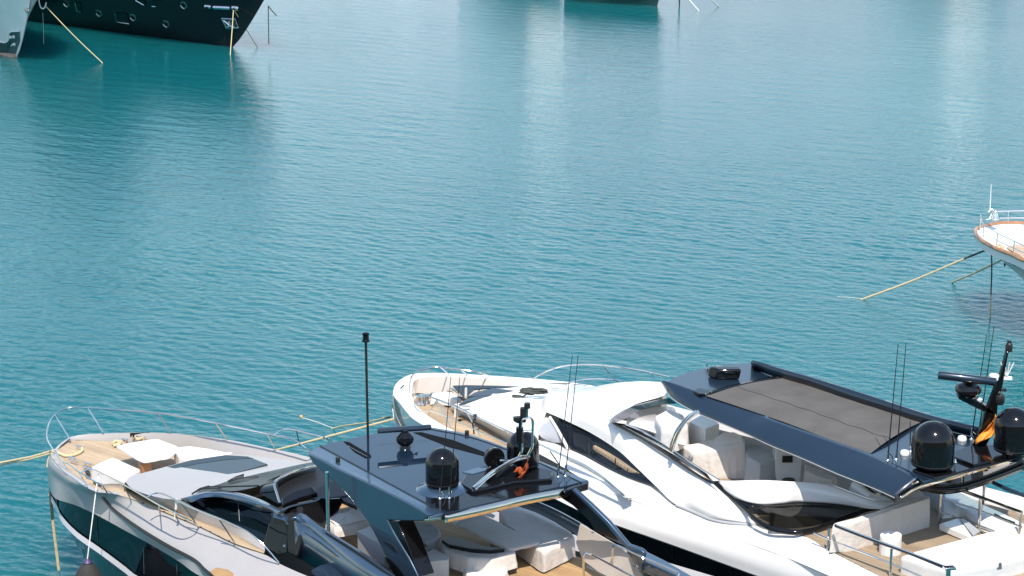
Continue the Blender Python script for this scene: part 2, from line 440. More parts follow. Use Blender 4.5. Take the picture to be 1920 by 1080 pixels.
def water_sheet():
    """the basin: real ripples where they can be told apart, flat beyond"""
    r = np.random.default_rng(12)
    ncol, nrow = 1150, 960
    dep = np.linspace(math.radians(25.5), math.radians(6.0), nrow)
    D = CAM_H / np.tan(dep)
    u = np.linspace(-1, 1, ncol)
    X = u[None, :] * (D[:, None] * .30 + 2.0); Y = np.repeat(D[:, None], ncol, 1)
    dD = np.gradient(D); dX = (D * .30 + 2) * 2 / ncol
    step = np.maximum(dD, dX)
    Z = np.zeros_like(X)
    N = 120
    for i in range(N):
        lam = .20 * (4.2) ** r.uniform(0, 1) if i % 8 else .9 * 2.8 ** r.uniform(0, 1)
        ang = math.radians(-40) + r.normal(0, math.radians(24))
        kx, ky = math.sin(-ang), math.cos(ang)
        k = 2 * math.pi / lam; s = SLOPE * math.sqrt(2.0 / N) * (1.0 if lam < .9 else .6)
        w = np.clip((lam / (step * 1.5) - 1.0) / 1.0, 0, 1)[:, None]
        ph = k * (kx * X + ky * Y) + r.uniform(0, 6.283)
        Z += w * (s / k) * (np.sin(ph) - .18 * np.cos(2 * ph))
    g = np.zeros_like(X)
    for i in range(7):
        a = r.uniform(0, 6.283); L = r.uniform(9, 40)
        g += np.sin(2 * math.pi / L * (.55 * math.cos(a) * X + math.sin(a) * Y) + r.uniform(0, 6.28))
    Z *= 1 + .22 * np.clip(g / 2.0, -1.6, 1.6)
    ex = np.minimum(1, np.minimum(np.arange(ncol), np.arange(ncol)[::-1]) / 12.0)[None, :]
    ey = np.minimum(1, np.minimum(np.arange(nrow), np.arange(nrow)[::-1]) / 12.0)[:, None]
    Z *= ex * ey
    co = np.stack([X, Y, Z], -1).reshape(-1, 3)
    idx = np.arange(ncol * nrow).reshape(nrow, ncol)
    q = np.stack([idx[:-1, :-1], idx[:-1, 1:], idx[1:, 1:], idx[1:, :-1]], -1).reshape(-1, 4)
    nb = len(co)
    B = np.array([(-4000, -300, 0), (4000, -300, 0), (4000, 6000, 0), (-4000, 6000, 0)], float)
    co = np.vstack([co, B]); me = bpy.data.meshes.new("water")
    loops = list(q.reshape(-1)); starts = list(range(0, len(loops), 4)); tot = [4] * len(q)
    ring = [[nb, nb + 1] + list(idx[0, ::-1]), [nb + 1, nb + 2] + list(idx[::-1, -1]), [nb + 2, nb + 3] + list(idx[-1, :]), [nb + 3, nb] + list(idx[:, 0])]
    for f in ring: starts.append(len(loops)); tot.append(len(f)); loops += [int(a) for a in f]
    me.vertices.add(len(co)); me.vertices.foreach_set("co", co.astype(np.float32).ravel())
    me.loops.add(len(loops)); me.loops.foreach_set("vertex_index", np.array(loops, np.int32))
    me.polygons.add(len(starts)); me.polygons.foreach_set("loop_start", np.array(starts, np.int32)); me.polygons.foreach_set("loop_total", np.array(tot, np.int32))
    me.polygons.foreach_set("use_smooth", np.array([True] * len(q) + [False] * 4))
    me.update(calc_edges=True)
    me.materials.append(M['water'])
    o = bpy.data.objects.new("water", me); COL.objects.link(o); LOC["water"] = V(0, 0, 0)
    return tag(o, kind="structure")
SLOPE = .090
water_sheet()
# ================================================================== the silver yacht, nearest the camera
FL = Frame(W((101, 845), 3.4), 50)
L_ = thing("motor_yacht", FL.w(10, .5, 0), "silver and navy motor yacht with covered flybridge furniture and gold-edged hardtop, nearest the camera", "yacht")
M['teak_l'] = teak("teak_deck_planks", math.atan2(FL.a[1], FL.a[0]), (.46, .345, .225))
M['teak_fly'] = teak("teak_flybridge_planks", math.atan2(FL.a[1], FL.a[0]), (.42, .265, .13))

def ext(rows_last, aft, n=1, dz=0.0, fr=FL, dy=0):
    return [rows_last + fr.a * aft * (i + 1) / n + V(0, 0, dz) + fr.s * dy for i in range(n)]
zg = [3.4, 3.48, 3.55, 3.66, 3.78, 3.88, 3.93, 3.92, 3.89, 3.87, 3.86, 3.85, 3.85, 3.85]
gun_n = [W(p, z) for p, z in zip([(101, 845)] + [fA(*q) for q in [(140, 195), (152, 222), (200, 275), (300, 350), (410, 417), (510, 455), (600, 460), (740, 500), (960, 588), (1250, 707), (1510, 832), (1780, 935), (1850, 985)]], zg)]
gun_n += ext(gun_n[-1], 9, 2, 0, FL, -.3)
gr_p = [(88, 868), fA(128, 300), fA(200, 372), fA(300, 425), fA(420, 462), fA(530, 490), fA(600, 570), fA(800, 720), fA(1030, 860), fA(1230, 970), fA(1330, 1062)]
gr_z = [3.02, 3.08, 3.25, 3.45, 3.55, 3.55, 3.45, 3.4, 3.38, 3.36, 3.3]
groove = [FL.cen(gr_p[0])] + [W(p, z) for p, z in zip(gr_p[1:], gr_z[1:])]
groove += ext(groove[-1], 9, 2, -.05, FL, -.2)
wt_p = [(91, 912), fA(185, 503), fA(330, 550), fA(480, 620), fA(700, 740), fA(900, 850), fA(1100, 970), fA(1260, 1080)]
wtop = [FL.cen(wt_p[0])] + [W(p, z) for p, z in zip(wt_p[1:], [2.75, 2.95, 3.06, 3.08, 3.08, 3.08, 3.08])]
wtop += ext(wtop[-1], 9, 2, 0, FL, -.2)
st_p = [fA(132, 440), fA(160, 505), fA(192, 562), fA(215, 617), fA(330, 742), fA(500, 862), fA(700, 1010), fA(790, 1080)]
strip = [FL.cen(st_p[0])] + [W(p, z) for p, z in zip(st_p[1:], [2.3, 2.26, 2.22, 2.1, 2.0, 1.94, 1.92])]
strip += ext(strip[-1], 9, 2, 0, FL, -.2)
strip2 = [strip[0] + V(0, 0, -.1)] + [q + V(0, 0, -.17) + FL.s * .03 for q in strip[1:]]
stem_low = [FL.cen(p) for p in [fA(250, 690), fA(390, 960)]] + [FL.w(1.9, 0, -.4)]
def low(q, z, inn): return V(q[0], q[1], z) + FL.s * inn
chine = [stem_low[0]] + [low(q, 1.0, .62) for q in strip[4:]]
wl = [stem_low[2]] + [low(q, -.4, .85) for q in strip[4:]]
gm = [a * .5 + b * .5 + V(0, 0, .06) - FL.s * .03 for a, b in zip(cr(gun_n, 30), cr(groove, 30))]
fm = [a * .5 + b * .5 - FL.s * .0 for a, b in zip(cr(groove, 24), cr(wtop, 24))]
hull_l = skin("hull", [gun_n, gm, groove, fm, wtop], M['silver'], L_, n=80, sub=22, ang=80)
# window ledge, hull window, chine strip
grv = tube("styling_groove", cr(groove[5:], 60), .045, M['satin'], hull_l, n=6)
inset = .06
def ins(P, d): return [q + FL.s * d for q in P]
skin("window_reveal", [wtop[1:], ins(wtop[1:], inset)], M['satin'], hull_l, n=50)
hw = skin("hull_window", [ins(wtop[1:], inset), ins(strip[2:], inset * .6)], M['glass'], hull_l, n=50)
tw = surf(hw)
for a_, b_ in (((485, 640), (497, 850)), ((838, 850), (843, 1070)), ((1088, 975), (1091, 1075))):
    P = [hit(tw, fA(a_[0] + (b_[0] - a_[0]) * t, a_[1] + (b_[1] - a_[1]) * t))[0] for t in np.linspace(.04, .96, 8)]
    P = [q - FL.s * .01 for q in P if q is not None]
    if len(P) > 2: tube("window_mullion", P, .010, M['silver_lower'], hw, n=5)
skin("chine_strip", [strip, [q - FL.s * .05 for q in strip2], strip2], M['white_trim'], hull_l, n=60)
skin("bow_plate", [[wtop[0], wtop[1]], [strip[0], strip[2]]], M['satin'], hull_l, n=10)
lower = skin("lower_hull", [strip2, chine, wl], M['silver_lower'], hull_l, n=60, sub=10, ang=60)
# far side
gf_p = [(101, 845), (106, 838), (115, 830), (132, 819), (160, 814), (192, 812.5), (249, 811), (321, 812), (425, 824), (517, 843), (560, 852)]
gf_z = [3.4, 3.42, 3.45, 3.5, 3.55, 3.6, 3.68, 3.78, 3.92, 3.95, 3.95]
gun_f = [W(p, z) for p, z in zip(gf_p, gf_z)]
gun_f += ext(gun_f[-1], 16, 3, -.03, FL, .15)
def krl(S, B, tau, sg): return [S + FL.a * t + FL.s * sg * B * (1 - math.exp(-t / tau)) for t in (0, .4, 1, 2, 3.5, 5.5, 8, 12, 17, 23)]
skin("far_topside", [gun_f, krl(FL.cen((92, 915)), 2.9, 2.2, 1), krl(stem_low[0], 2.7, 3.2, 1), krl(stem_low[2], 2.5, 4.5, 1)], M['silver'], hull_l, n=50, sub=12, ang=60)
# bulwark caps and inner faces
gN, gF = cr(gun_n, 80), cr(gun_f, 80)
def inner(P, d, dz, sgn):
    out = []
    for i, q in enumerate(P):
        t = P[min(i + 1, len(P) - 1)] - P[max(0, i - 1)]; t[2] = 0; t = t / np.linalg.norm(t); nrm = V(-t[1], t[0], 0) * sgn
        out.append(q + nrm * d + V(0, 0, dz))
    return out
nb = inner(gN[:42], .12, .015, 1); nf = inner(gF, .10, .015, -1)
c1 = (nb[10] - gN[10]) @ FL.s
if c1 < 0: nb = inner(gN[:42], .12, .015, -1)
if (nf[20] - gF[20]) @ FL.s > 0: nf = inner(gF, .10, .015, 1)
DECK = 3.42
m = MB(); m.loft([gN[:42], nb], spline=False); m.loft([nb, [V(q[0], q[1], DECK) + FL.s * (.06 + .45 * min(1, max(0, FL.loc(q)[0] / 3))) for q in nb]], spline=False)
m.build("bulwark", M['silver'], L_, ang=40)
m = MB(); m.loft([gF, nf], spline=False)
lowf = [V(q[0], q[1], min(q[2] - .02, DECK + max(0, FL.loc(q)[0] - 6) * .04)) - FL.s * (.08 + .5 * min(1, max(0, (FL.loc(q)[0] - 3) / 5))) for q in nf]
m.loft([nf, [a * .5 + b * .5 - FL.s * .02 for a, b in zip(nf, lowf)], lowf], spline=False)
m.build("bulwark", M['silver'], L_, ang=40)
# foredeck: near inner edge out, far edge back
dn = [V(q[0], q[1], DECK) + FL.s * (.45 * min(1, max(0, FL.loc(q)[0] / 3))) for q in nb[::3]]; df = [V(q[0], q[1], DECK) for q in nf[:46:3]]
dn = [q for q in dn if FL.loc(q)[0] < 7.5]; df = [q for q in df if FL.loc(q)[0] < 7.5]
MB().slab(dn + df[::-1], DN(.08)).build("teak_deck", M['teak_l'], L_, smooth=False)
# side deck, near side
so = WZ(fA, [(520, 452), (610, 462), (745, 503), (965, 590), (1255, 710), (1515, 835), (1740, 912)], 3.9, 3.87)
si = WZ(fA, [(520, 400), (650, 395), (760, 440), (900, 530), (1190, 640), (1500, 760), (1745, 900)], 3.84, 3.86)
skin("side_deck", [[q + V(0, 0, .012) for q in so], [q + V(0, 0, .012) for q in si]], M['teak_l'], L_, n=30, solid=.03)

# coachroof
def zroof(q): x = FL.loc(q)[0]; return 4.12 + .05 * min(8, max(0, x - 3.5))
def WR(p, dz=0.0):
    z = 4.3
    for _ in range(8): z = zroof(W(p, z + dz))
    return W(p, z + dz)
r_near = [WR(fA(*p)) for p in [(700, 372), (745, 420), (820, 455), (900, 480), (1000, 500), (1070, 508), (1140, 512)]]
r_mid = [WR(fA(*p), .06) for p in [(735, 335), (860, 370), (960, 395), (1060, 420), (1130, 440), (1200, 455), (1260, 462)]]
r_mid2 = [WR(fA(*p), .09) for p in [(860, 300), (1000, 320), (1120, 340), (1230, 358), (1330, 375), (1420, 390), (1500, 400)]]
r_far = [WR(fA(*p), .05) for p in [(1200, 212), (1330, 235), (1450, 250), (1570, 265), (1680, 285), (1780, 305), (1880, 325)]]
r_far2 = [WR(fA(*p)) for p in [(1480, 168), (1600, 172), (1720, 185), (1850, 200), (1960, 215), (2060, 245), (2150, 280)]]
rows = [r_near, r_mid, r_mid2, r_far, r_far2]
cab = skin("coachroof", rows, M['silver'], L_, n=40, sub=24, ang=70)
front_e = [r[0] for r in rows]
skin("coachroof_front", [front_e, [q + V(-.05, .05, -.12) * 1 for q in front_e], [V(q[0], q[1], DECK) + V(-.08, .06, 0) for q in front_e]], M['silver'], cab, n=24, ang=60)
side_low = WZ(fA, [(690, 405), (760, 445), (900, 535), (1190, 645), (1500, 765), (1745, 902)], 3.84, 3.87)
skin("cabin_side", [[r_near[0]] + [WR(fA(*p)) for p in [(745, 420), (870, 478), (1000, 500), (1130, 514)]] + WZ(fA, [(1220, 568), (1300, 606), (1450, 678), (1640, 768), (1750, 840)], 4.2, 4.0), side_low], M['silver'], cab, n=40)
# far side of the cabin
far_low = [V(q[0], q[1], 3.5) + FL.s * .25 for q in r_far2]
skin("cabin_side", [r_far2, far_low], M['silver'], cab, n=30)
# skylight
sky_p = [(882, 300), (1000, 262), (1200, 207), (1450, 171), (1620, 181), (1770, 240), (1560, 300), (1330, 345), (1180, 331)]
sk_pts = [WR(fA(*p), .075) for p in sky_p]
slab("skylight", sk_pts, DN(.12), M['glass_grey'], cab, bevel=.02)
slab("skylight_dark_edge", [WR(fA(*p), .081) for p in [(890, 300), (1000, 264), (1200, 210), (1450, 174), (1610, 185), (1660, 196), (1480, 205), (1250, 235), (1060, 275)]], DN(.004), M['glass'], cab, bevel=0)

# windscreen and cabin flank
wz = lambda t: 4.5 + .62 * t
ws_low = WZ(fA, [(1205, 460), (1260, 432), (1390, 395), (1480, 365), (1700, 312), (1860, 276), (2000, 245), (2120, 222)], 4.46, 4.55)
ws_up = WZ(fA, [(1330, 455), (1440, 448), (1570, 436), (1700, 406), (1770, 378), (1840, 345), (1960, 308), (2110, 262)], 4.62, 5.0)
skin("windscreen", [ws_low, [a * .5 + b * .5 + V(0, 0, .03) for a, b in zip(cr(ws_low, 20), cr(ws_up, 20))], ws_up], M['windscreen'], L_, n=40, sub=8)
for (a, b) in (((1395, 412), (1700, 402)), ((1690, 400), (1860, 330))):
    tube("windscreen_divider", [W(fA(*a), 4.66), W(fA(*b), 4.95)], .022, M['satin'], L_, n=6)
for arm, bl in ((((1200, 465), (1260, 425), (1330, 405)), [((1250, 437), (1300, 412), (1420, 405)), ((1262, 425), (1420, 420))]),
                (((1470, 370), (1530, 338), (1590, 318)), [((1480, 372), (1560, 345), (1700, 333)), ((1500, 352), (1590, 330))])):
    m = MB(); m.tube(WZ(fA, arm, 4.58, 4.68), .022, 6)
    for s_ in bl: m.tube(WZ(fA, s_, 4.62, 4.68), .018, 6)
    m.build("wiper", M['satin'], L_)
# navy eyebrow band over the side window
eb_up = WZ(fA, [(1130, 502), (1210, 470), (1300, 448), (1400, 443), (1560, 458), (1700, 500), (1800, 548), (1880, 590)], [4.35, 4.5, 4.62, 4.68, 4.75, 4.82, 4.9, 4.95])
eb_lo = WZ(fA, [(1135, 512), (1205, 525), (1262, 497), (1380, 487), (1540, 513), (1680, 557), (1790, 600), (1850, 640)], [4.33, 4.45, 4.57, 4.62, 4.68, 4.73, 4.78, 4.82])
skin("window_brow", [eb_up, [a * .5 + b * .5 - FL.s * .10 + V(0, 0, .05) for a, b in zip(cr(eb_up, 20), cr(eb_lo, 20))], eb_lo], M['navy'], L_, n=40, sub=10, ang=60)
sw_lo = WZ(fA, [(1150, 530), (1220, 563), (1300, 600), (1450, 672), (1640, 762), (1750, 832), (1800, 870), (1860, 912)], 4.2, 3.95)
side_win = skin("side_window", [[W(fA(*p), z) for p, z in zip([(1135, 512), (1205, 520), (1262, 490), (1380, 478), (1540, 504), (1680, 548), (1790, 592), (1850, 632)], [4.26, 4.3, 4.36, 4.4, 4.42, 4.42, 4.42, 4.42])], sw_lo], M['glass'], L_, n=40)
for a, b in (((1545, 515), (1560, 720)), ((1800, 610), (1740, 845))):
    tube("window_mullion", [W(fA(*a), 4.55), W(fA(*b), 4.02)], .014, M['satin'], side_win, n=6)
# black door at the end of the cabin flank
dq = WZ(fB, [(120, 612), (232, 668), (235, 905), (165, 915), (60, 860)], [4.75, 4.75, 3.95, 3.95, 4.0])
slab("side_door", dq, FL.s * .08, M['glass'], L_)
m = MB(); m.slab(WZ(fB, [(130, 606), (210, 640), (232, 700), (215, 668), (122, 640)], [4.85, 4.85, 4.72, 4.78, 4.78]), FL.s * .12)
m.build("door_head", M['navy'], L_, bevel=.02)
blk = WZ(fB, [(215, 680), (232, 650), (268, 640), (300, 660), (345, 700), (352, 740), (330, 850), (308, 945), (235, 910)], [4.75, 4.85, 4.9, 4.88, 4.8, 4.7, 4.35, 4.0, 3.95])
slab("rolled_canvas", blk, FL.s * .30, M['satin'], L_, bevel=.05, seg=3)
for p in ((165, 708), (250, 738), (225, 850)):
    q = W(fB(*p), 4.5); MB().lathe(q - FL.s * .05, [(.001, -.03), (.03, -.02), (.03, .02), (.001, .03)], 8).build("latch", M['steel'], L_)
# navy coaming running aft
cm_up = WZ(fB, [(270, 650), (340, 612), (480, 706), (760, 880), (1015, 1060), (1180, 1180)], 5.02, 4.95)
cm_ed = WZ(fB, [(290, 662), (350, 690), (480, 790), (745, 1005), (870, 1090), (1000, 1190)], 4.9, 4.75)
cm_lo = WZ(fB, [(300, 940), (330, 950), (430, 1010), (560, 1090), (700, 1170), (850, 1250)], 3.95, 3.9)
coam = skin("coaming", [cm_up, cm_ed], M['navy'], L_, n=30, solid=.05)
skin("coaming_panel", [cm_ed, cm_lo], M['navy'], coam, n=30, solid=.03)
tube("panel_seam", [q - FL.s * .012 for q in cr(WZ(fB, [(370, 755), (480, 830), (600, 920), (745, 1003)], 4.78, 4.7), 20)], .012, M['satin'], coam, n=6)
skin("coaming_inner", [[q + V(0, 0, .01) for q in WZ(fB, [(497, 738), (760, 905), (940, 1030), (1010, 1075), (1180, 1185)], 5.0, 4.95)], WZ(fB, [(590, 790), (800, 905), (960, 1005), (1040, 1080), (1200, 1190)], 4.9, 4.85)], M['satin'], coam, n=20, solid=.02)
ai = WZ(fB, [(425, 1030), (480, 1000), (570, 985), (645, 978), (700, 1010), (745, 1050), (760, 1100), (650, 1130), (480, 1100)], 4.35, 4.15)
slab("air_intake", [q - FL.s * .1 for q in ai], FL.s * .12, M['navy_dark'], coam, bevel=.05, seg=3)
slab("intake_lip", [q - FL.s * .14 for q in WZ(fB, [(545, 1040), (580, 1022), (625, 1025), (665, 1075), (600, 1110)], 4.3, 4.2)], FL.s * .04, M['navy'], coam, bevel=.02)

# flybridge helm well
FLY = 4.15
fly_near = [FL.w(x, y, FLY) for x, y in ((10.6, -1.9), (20.5, -3.0))]
slab("flybridge_floor", [FL.w(9.6, -1.6, FLY), FL.w(20.5, -2.6, FLY), FL.w(20.5, 1.35, FLY), FL.w(17.5, 1.75, FLY), FL.w(11.2, 2.3, FLY), FL.w(9.8, 1.6, FLY)], DN(.12), M['teak_fly'], L_)
fw_lo = WZ(fB, [(20, 452), (100, 500), (175, 548)], 4.98)
fr1 = cr(WZ(fB, [(180, 535), (160, 470), (140, 400), (150, 370), (230, 320), (340, 275), (450, 248)], [5.0, 5.12, 5.22, 5.26, 5.28, 5.3, 5.3]), 30)
tube("windscreen_frame", fr1, .03, M['steel'], L_, n=8)
fr0 = cr(WZ(fB, [(30, 455), (40, 420), (120, 370), (240, 305), (340, 262), (440, 235)], 5.02, 5.22), 30)
skin("deflector_glass", [fr0, [q for q in fr1[6:]]], M['glass'], L_, n=30)
slab("deflector_side", WZ(fB, [(22, 455), (128, 398), (172, 545)], [5.0, 5.2, 5.0]), FL.s * .03, M['glass'], L_)
slab("helm_well", WZ(fB, [(150, 380), (240, 320), (460, 255), (560, 330), (740, 470), (760, 560), (620, 500), (480, 500), (240, 548), (190, 530)], [5.05, 5.1, 5.12, 5.1, 5.05, 5.0, 4.98, 4.98, 4.96, 4.96]), DN(.1), M['satin'], L_)
slab("dashboard", WZ(fB, [(190, 500), (300, 440), (420, 405), (465, 455), (330, 490), (200, 545)], [5.12, 5.18, 5.2, 5.15, 5.1, 5.08]), DN(.12), M['black'], L_, bevel=.03)
slab("helm_bulkhead", WZ(fB, [(180, 590), (270, 560), (480, 505), (620, 500), (640, 520), (600, 600), (490, 690), (330, 612), (260, 640)], [5.0, 5.0, 5.02, 5.05, 5.0, 4.8, 4.62, 4.8, 4.75]), FL.s * .08, M['black'], L_, bevel=.02)
tube("bulkhead_trim", cr(WZ(fB, [(185, 592), (270, 556), (440, 520), (500, 492), (560, 505)], 5.04), 20), .025, M['navy'], L_)
pb = W(fB(543, 735), 4.98)
tube("support_pole", [pb - V(0, 0, .1), WY(fB(532, 300), pb[1])], .045, M['steel'], L_, n=12)

# hardtop
HZ = 6.35
def H_(f, pts, dz=0.0): return [W(f(*p), HZ + dz) for p in pts]
tip_n = W(fB(392, 152), HZ - .05)
top_front = H_(fB, [(392, 148), (440, 122), (482, 104), (570, 78), (660, 64), (760, 34), (830, 20), (920, 0)]) + H_(fC, [(180, 540), (300, 528), (440, 522)])
far_edge = H_(fC, [(440, 522), (700, 570), (1000, 672), (1250, 775), (1440, 850), (1620, 922)])
crease = H_(fB, [(392, 150), (600, 265), (900, 405), (1130, 520), (1300, 618)])
aft_edge = H_(fH, [(1820, 280), (1735, 292), (1300, 392), (900, 488), (598, 552), (470, 577)])
outline = cr(top_front, 24) + cr(far_edge, 16)[1:] + aft_edge[1:] + cr(crease, 14)[::-1][:-1]
ht = MB().slab(outline, DN(.13)).build("hardtop", M['navy'], L_, bevel=.035, seg=3)
s_n = W(fB(480, 106), HZ); s_f = W(fB(1400, 605), HZ)
tube("roof_seam", [s_n + V(0, 0, .004), s_f + V(0, 0, .004)], .02, M['satin'], ht, n=6)
sf = cr(H_(fC, [(432, 540), (700, 592), (1000, 692), (1250, 795), (1560, 940)], .004), 20)
tube("roof_seam", sf, .018, M['satin'], ht, n=6)
slab('roof_panel', H_(fB, [(486, 105), (570, 80), (660, 66), (760, 37), (830, 24), (915, 4)], .012) + H_(fC, [(190, 545), (430, 546), (700, 598), (1000, 698), (1250, 800), (1540, 940), (1480, 955)], .012) + H_(fH, [(1300, 390), (900, 486), (610, 556)], .012) + H_(fB, [(1390, 598), (1150, 470), (900, 335), (700, 225)], .012), DN(.02), M['roof'], ht, bevel=.004)
# raised gloss centre panel and its dark channels
slab("channel", H_(fC, [(300, 562), (360, 560), (600, 620), (900, 735), (880, 752), (560, 668)], .022), DN(.03), M['void'], ht, bevel=.005)
slab("channel", H_(fB, [(655, 68), (700, 75), (860, 170), (865, 190), (820, 195), (740, 150)], .022), DN(.03), M['void'], ht, bevel=.005)
tube("channel_edge", H_(fB, [(690, 105), (770, 150), (845, 190)], .016), .008, M['steel'], ht, n=6)
slab("aft_dark_reflection", H_(fB, [(1290, 510), (1300, 560), (1420, 600)], .01) + H_(fH, [(700, 525), (1250, 400), (1560, 328), (1520, 200), (1380, 180), (1000, 230), (820, 300), (720, 345), (560, 400)], .02), DN(.03), M['black'], ht, bevel=.005)  # black patch stands in for dark gear mirrored in the aft roof
# polished aft edge
ae_t = H_(fH, [(598, 560), (900, 497), (1300, 402), (1612, 345)], -.035); ae_b = [q + DN(.20) for q in H_(fH, [(598, 560), (900, 497), (1300, 402), (1612, 345)], -.0)]
skin("polished_edge", [[q - V(.02, .06, -.03) for q in ae_t], [q - V(.01, .015, 0) for q in ae_b]], M['steel_strip'], ht, n=24, solid=.02)
e1 = [q for q in H_(fH, [(600, 562), (460, 583), (432, 606), (590, 585)], -.05)]
slab("polished_edge", e1, DN(.04), M['steel_strip'], ht, bevel=.005)
slab("edge_cap", H_(fH, [(1612, 345), (1735, 295), (1820, 283), (1812, 300), (1740, 320), (1620, 365)], -.01), DN(.16), M['black'], ht, bevel=.01)
slab("edge_cap", H_(fH, [(580, 556), (606, 553), (604, 570), (578, 574)], .0), DN(.1), M['black'], ht, bevel=.01)
# near fascia sweeping down into the support leg
pl0 = crease[1] - FL.s * .03; dir_ = crease[4] - crease[1]; dir_[2] = 0; dir_ /= np.linalg.norm(dir_); nrm = V(dir_[1], -dir_[0], 0)
if nrm @ FL.s > 0: nrm = -nrm
def PL(f, pts, off=0): return [WP(f(*p), pl0 + nrm * off, nrm) for p in pts]
fas = PL(fB, [(392, 158), (500, 212), (600, 268), (750, 338), (900, 408), (1020, 468), (1130, 523), (1300, 622), (1255, 668), (1120, 668), (985, 662),
              (1035, 760), (1090, 850), (1150, 950), (1220, 1095), (1090, 1180), (1035, 1085), (1000, 1000), (930, 850), (860, 715), (780, 598), (700, 490), (620, 405), (520, 322), (425, 235), (388, 175)], .04)
leg = MB().slab(fas, -nrm * .16).build("hardtop_leg", M['navy'], ht, bevel=.03, seg=3)
slab("leg_dark_return", PL(fB, [(990, 664), (1058, 672), (1130, 830), (1222, 1085), (1218, 1090), (1150, 955), (1085, 850)], .02), -nrm * .42, M['black'], ht, bevel=.01)
slab("leg_recess", PL(fB, [(958, 815), (1010, 838), (1050, 880), (1055, 905), (1000, 860)], .055), -nrm * .02, M['satin'], ht, bevel=.004)
slab("leg_recess", PL(fB, [(960, 935), (1000, 950), (1060, 1010), (1110, 1080), (1040, 1080), (1000, 1005)], .055), -nrm * .02, M['black'], ht, bevel=.004)
# far leg
pf0 = W(fH(1600, 370), 6.2); 
def PF(f, pts): return [WP(f(*p), pf0, FL.s) for p in pts]
leg_f = PF(fE, [(175, 465), (300, 428), (420, 535), (560, 672), (705, 845), (800, 880), (830, 905), (810, 1050), (770, 960), (680, 855), (545, 790), (425, 660), (300, 545)])
slab("hardtop_leg", leg_f, FL.s * .12, M['navy'], ht, bevel=.02)
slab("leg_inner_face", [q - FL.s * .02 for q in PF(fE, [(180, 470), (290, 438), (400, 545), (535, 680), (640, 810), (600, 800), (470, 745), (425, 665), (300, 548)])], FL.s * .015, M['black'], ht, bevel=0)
for p, f in (((614, 222), fB), ((1582, 22), fB)):
    q = W(f(*p), HZ); m = MB().lathe(q, [(.055, 0), (.055, .1), (.05, .11), (.001, .11)], 16); m.build("navigation_light", M['satin'], ht)
# radar
rb = W(fC(238, 680), HZ); s_ = mpp(rb)
rad = MB().lathe(rb, [(.15, 0), (.13, .05), (.12, .08), (.19, .14), (.215, .22), (.20, .30), (.13, .36), (.08, .40), (.08, .46)], 32).build("radar_scanner", M['black'], L_)
a = WY(fC(30, 550), rb[1] - .05); b = WY(fC(432, 524), rb[1] + .3)
m = MB(); m.tube([a, a + (b - a) * .02, b - (b - a) * .02, b], [.06, .072, .072, .06], 10); m.build("scanner_bar", M['navy_dark'], rad)
# hooded horn tray beside the radar
slab("horn_tray", [WY(fC(*p), rb[1] - d) for p, d in (((135, 845), .9), ((330, 705), .45), ((340, 730), .4), ((200, 850), .85))], V(0, .03, -.05), M['satin'], L_, bevel=.02)
def dome(name, base, rpx, hpx, mt, par, seg=40, neck=None):
    k = mpp(base); r, h = rpx * k, hpx * k
    pr = []
    if neck:
        nr, nh = neck[0] * k, neck[1] * k
        pr += [(nr * 1.15, -nh - .02), (nr, -nh + .03), (nr, -.05)]
    pr += [(r * .84, 0), (r * .97, .03), (r * .985, .07), (r, .10), (r, h - r)]
    pr += [(r * math.cos(t), h - r + r * math.sin(t)) for t in np.linspace(.08, 1.55, 14)]
    o = MB().lathe(base, pr, seg).build(name, mt, par, ang=28)
    MB().lathe(base + V(0, 0, .085), [(r * 1.004, -.012), (r * 1.012, 0), (r * 1.004, .012)], seg).build("dome_seam", M['satin'], o)
    return o
d1 = W(fC(518, 955), HZ + .12)
dome("satellite_dome", d1, 31.5, 72, M['black'], L_)
MB().lathe(d1 - V(0, 0, .13), [(.62, 0), (.58, .05), (.44, .1), (.3, .14)], 32).build("dome_plinth", M['navy'], L_)
d2 = W(fC(1122, 815), HZ + .1)
dome("satellite_dome", d2, 30.5, 69, M['black'], L_)
slab("equipment_deck", [W(fC(*p), HZ + .10) for p in [(650, 945), (690, 880), (800, 820), (900, 800), (1060, 800), (1250, 825), (1350, 850), (1340, 910), (1060, 930), (830, 985), (740, 1000)]], DN(.1), M['black'], L_, bevel=.03)
slab("roof_hatch", [W(fC(*p), HZ + .115) for p in [(665, 860), (780, 825), (860, 830), (840, 850), (740, 875)]], DN(.03), M['navy'], L_, bevel=.01)
# searchlight
q = WY(fC(915, 775), d2[1] - .25)
sl = MB().lathe(q + V(-.02, .12, .02), [(.001, -.28), (.16, -.24), (.24, -.1), (.25, .02), (.22, .04), (.001, .02)], 24, axis=V(.35, -.9, .1)).build("searchlight", M['black'], L_)
MB().tube([q + V(.02, 0, -.05), q + V(.12, 0, -.25)], .025, 8).tube([q + V(.1, 0, 0), q + V(.45, .1, -.02)], .03, 8).build("searchlight_bracket", M['steel'], sl)
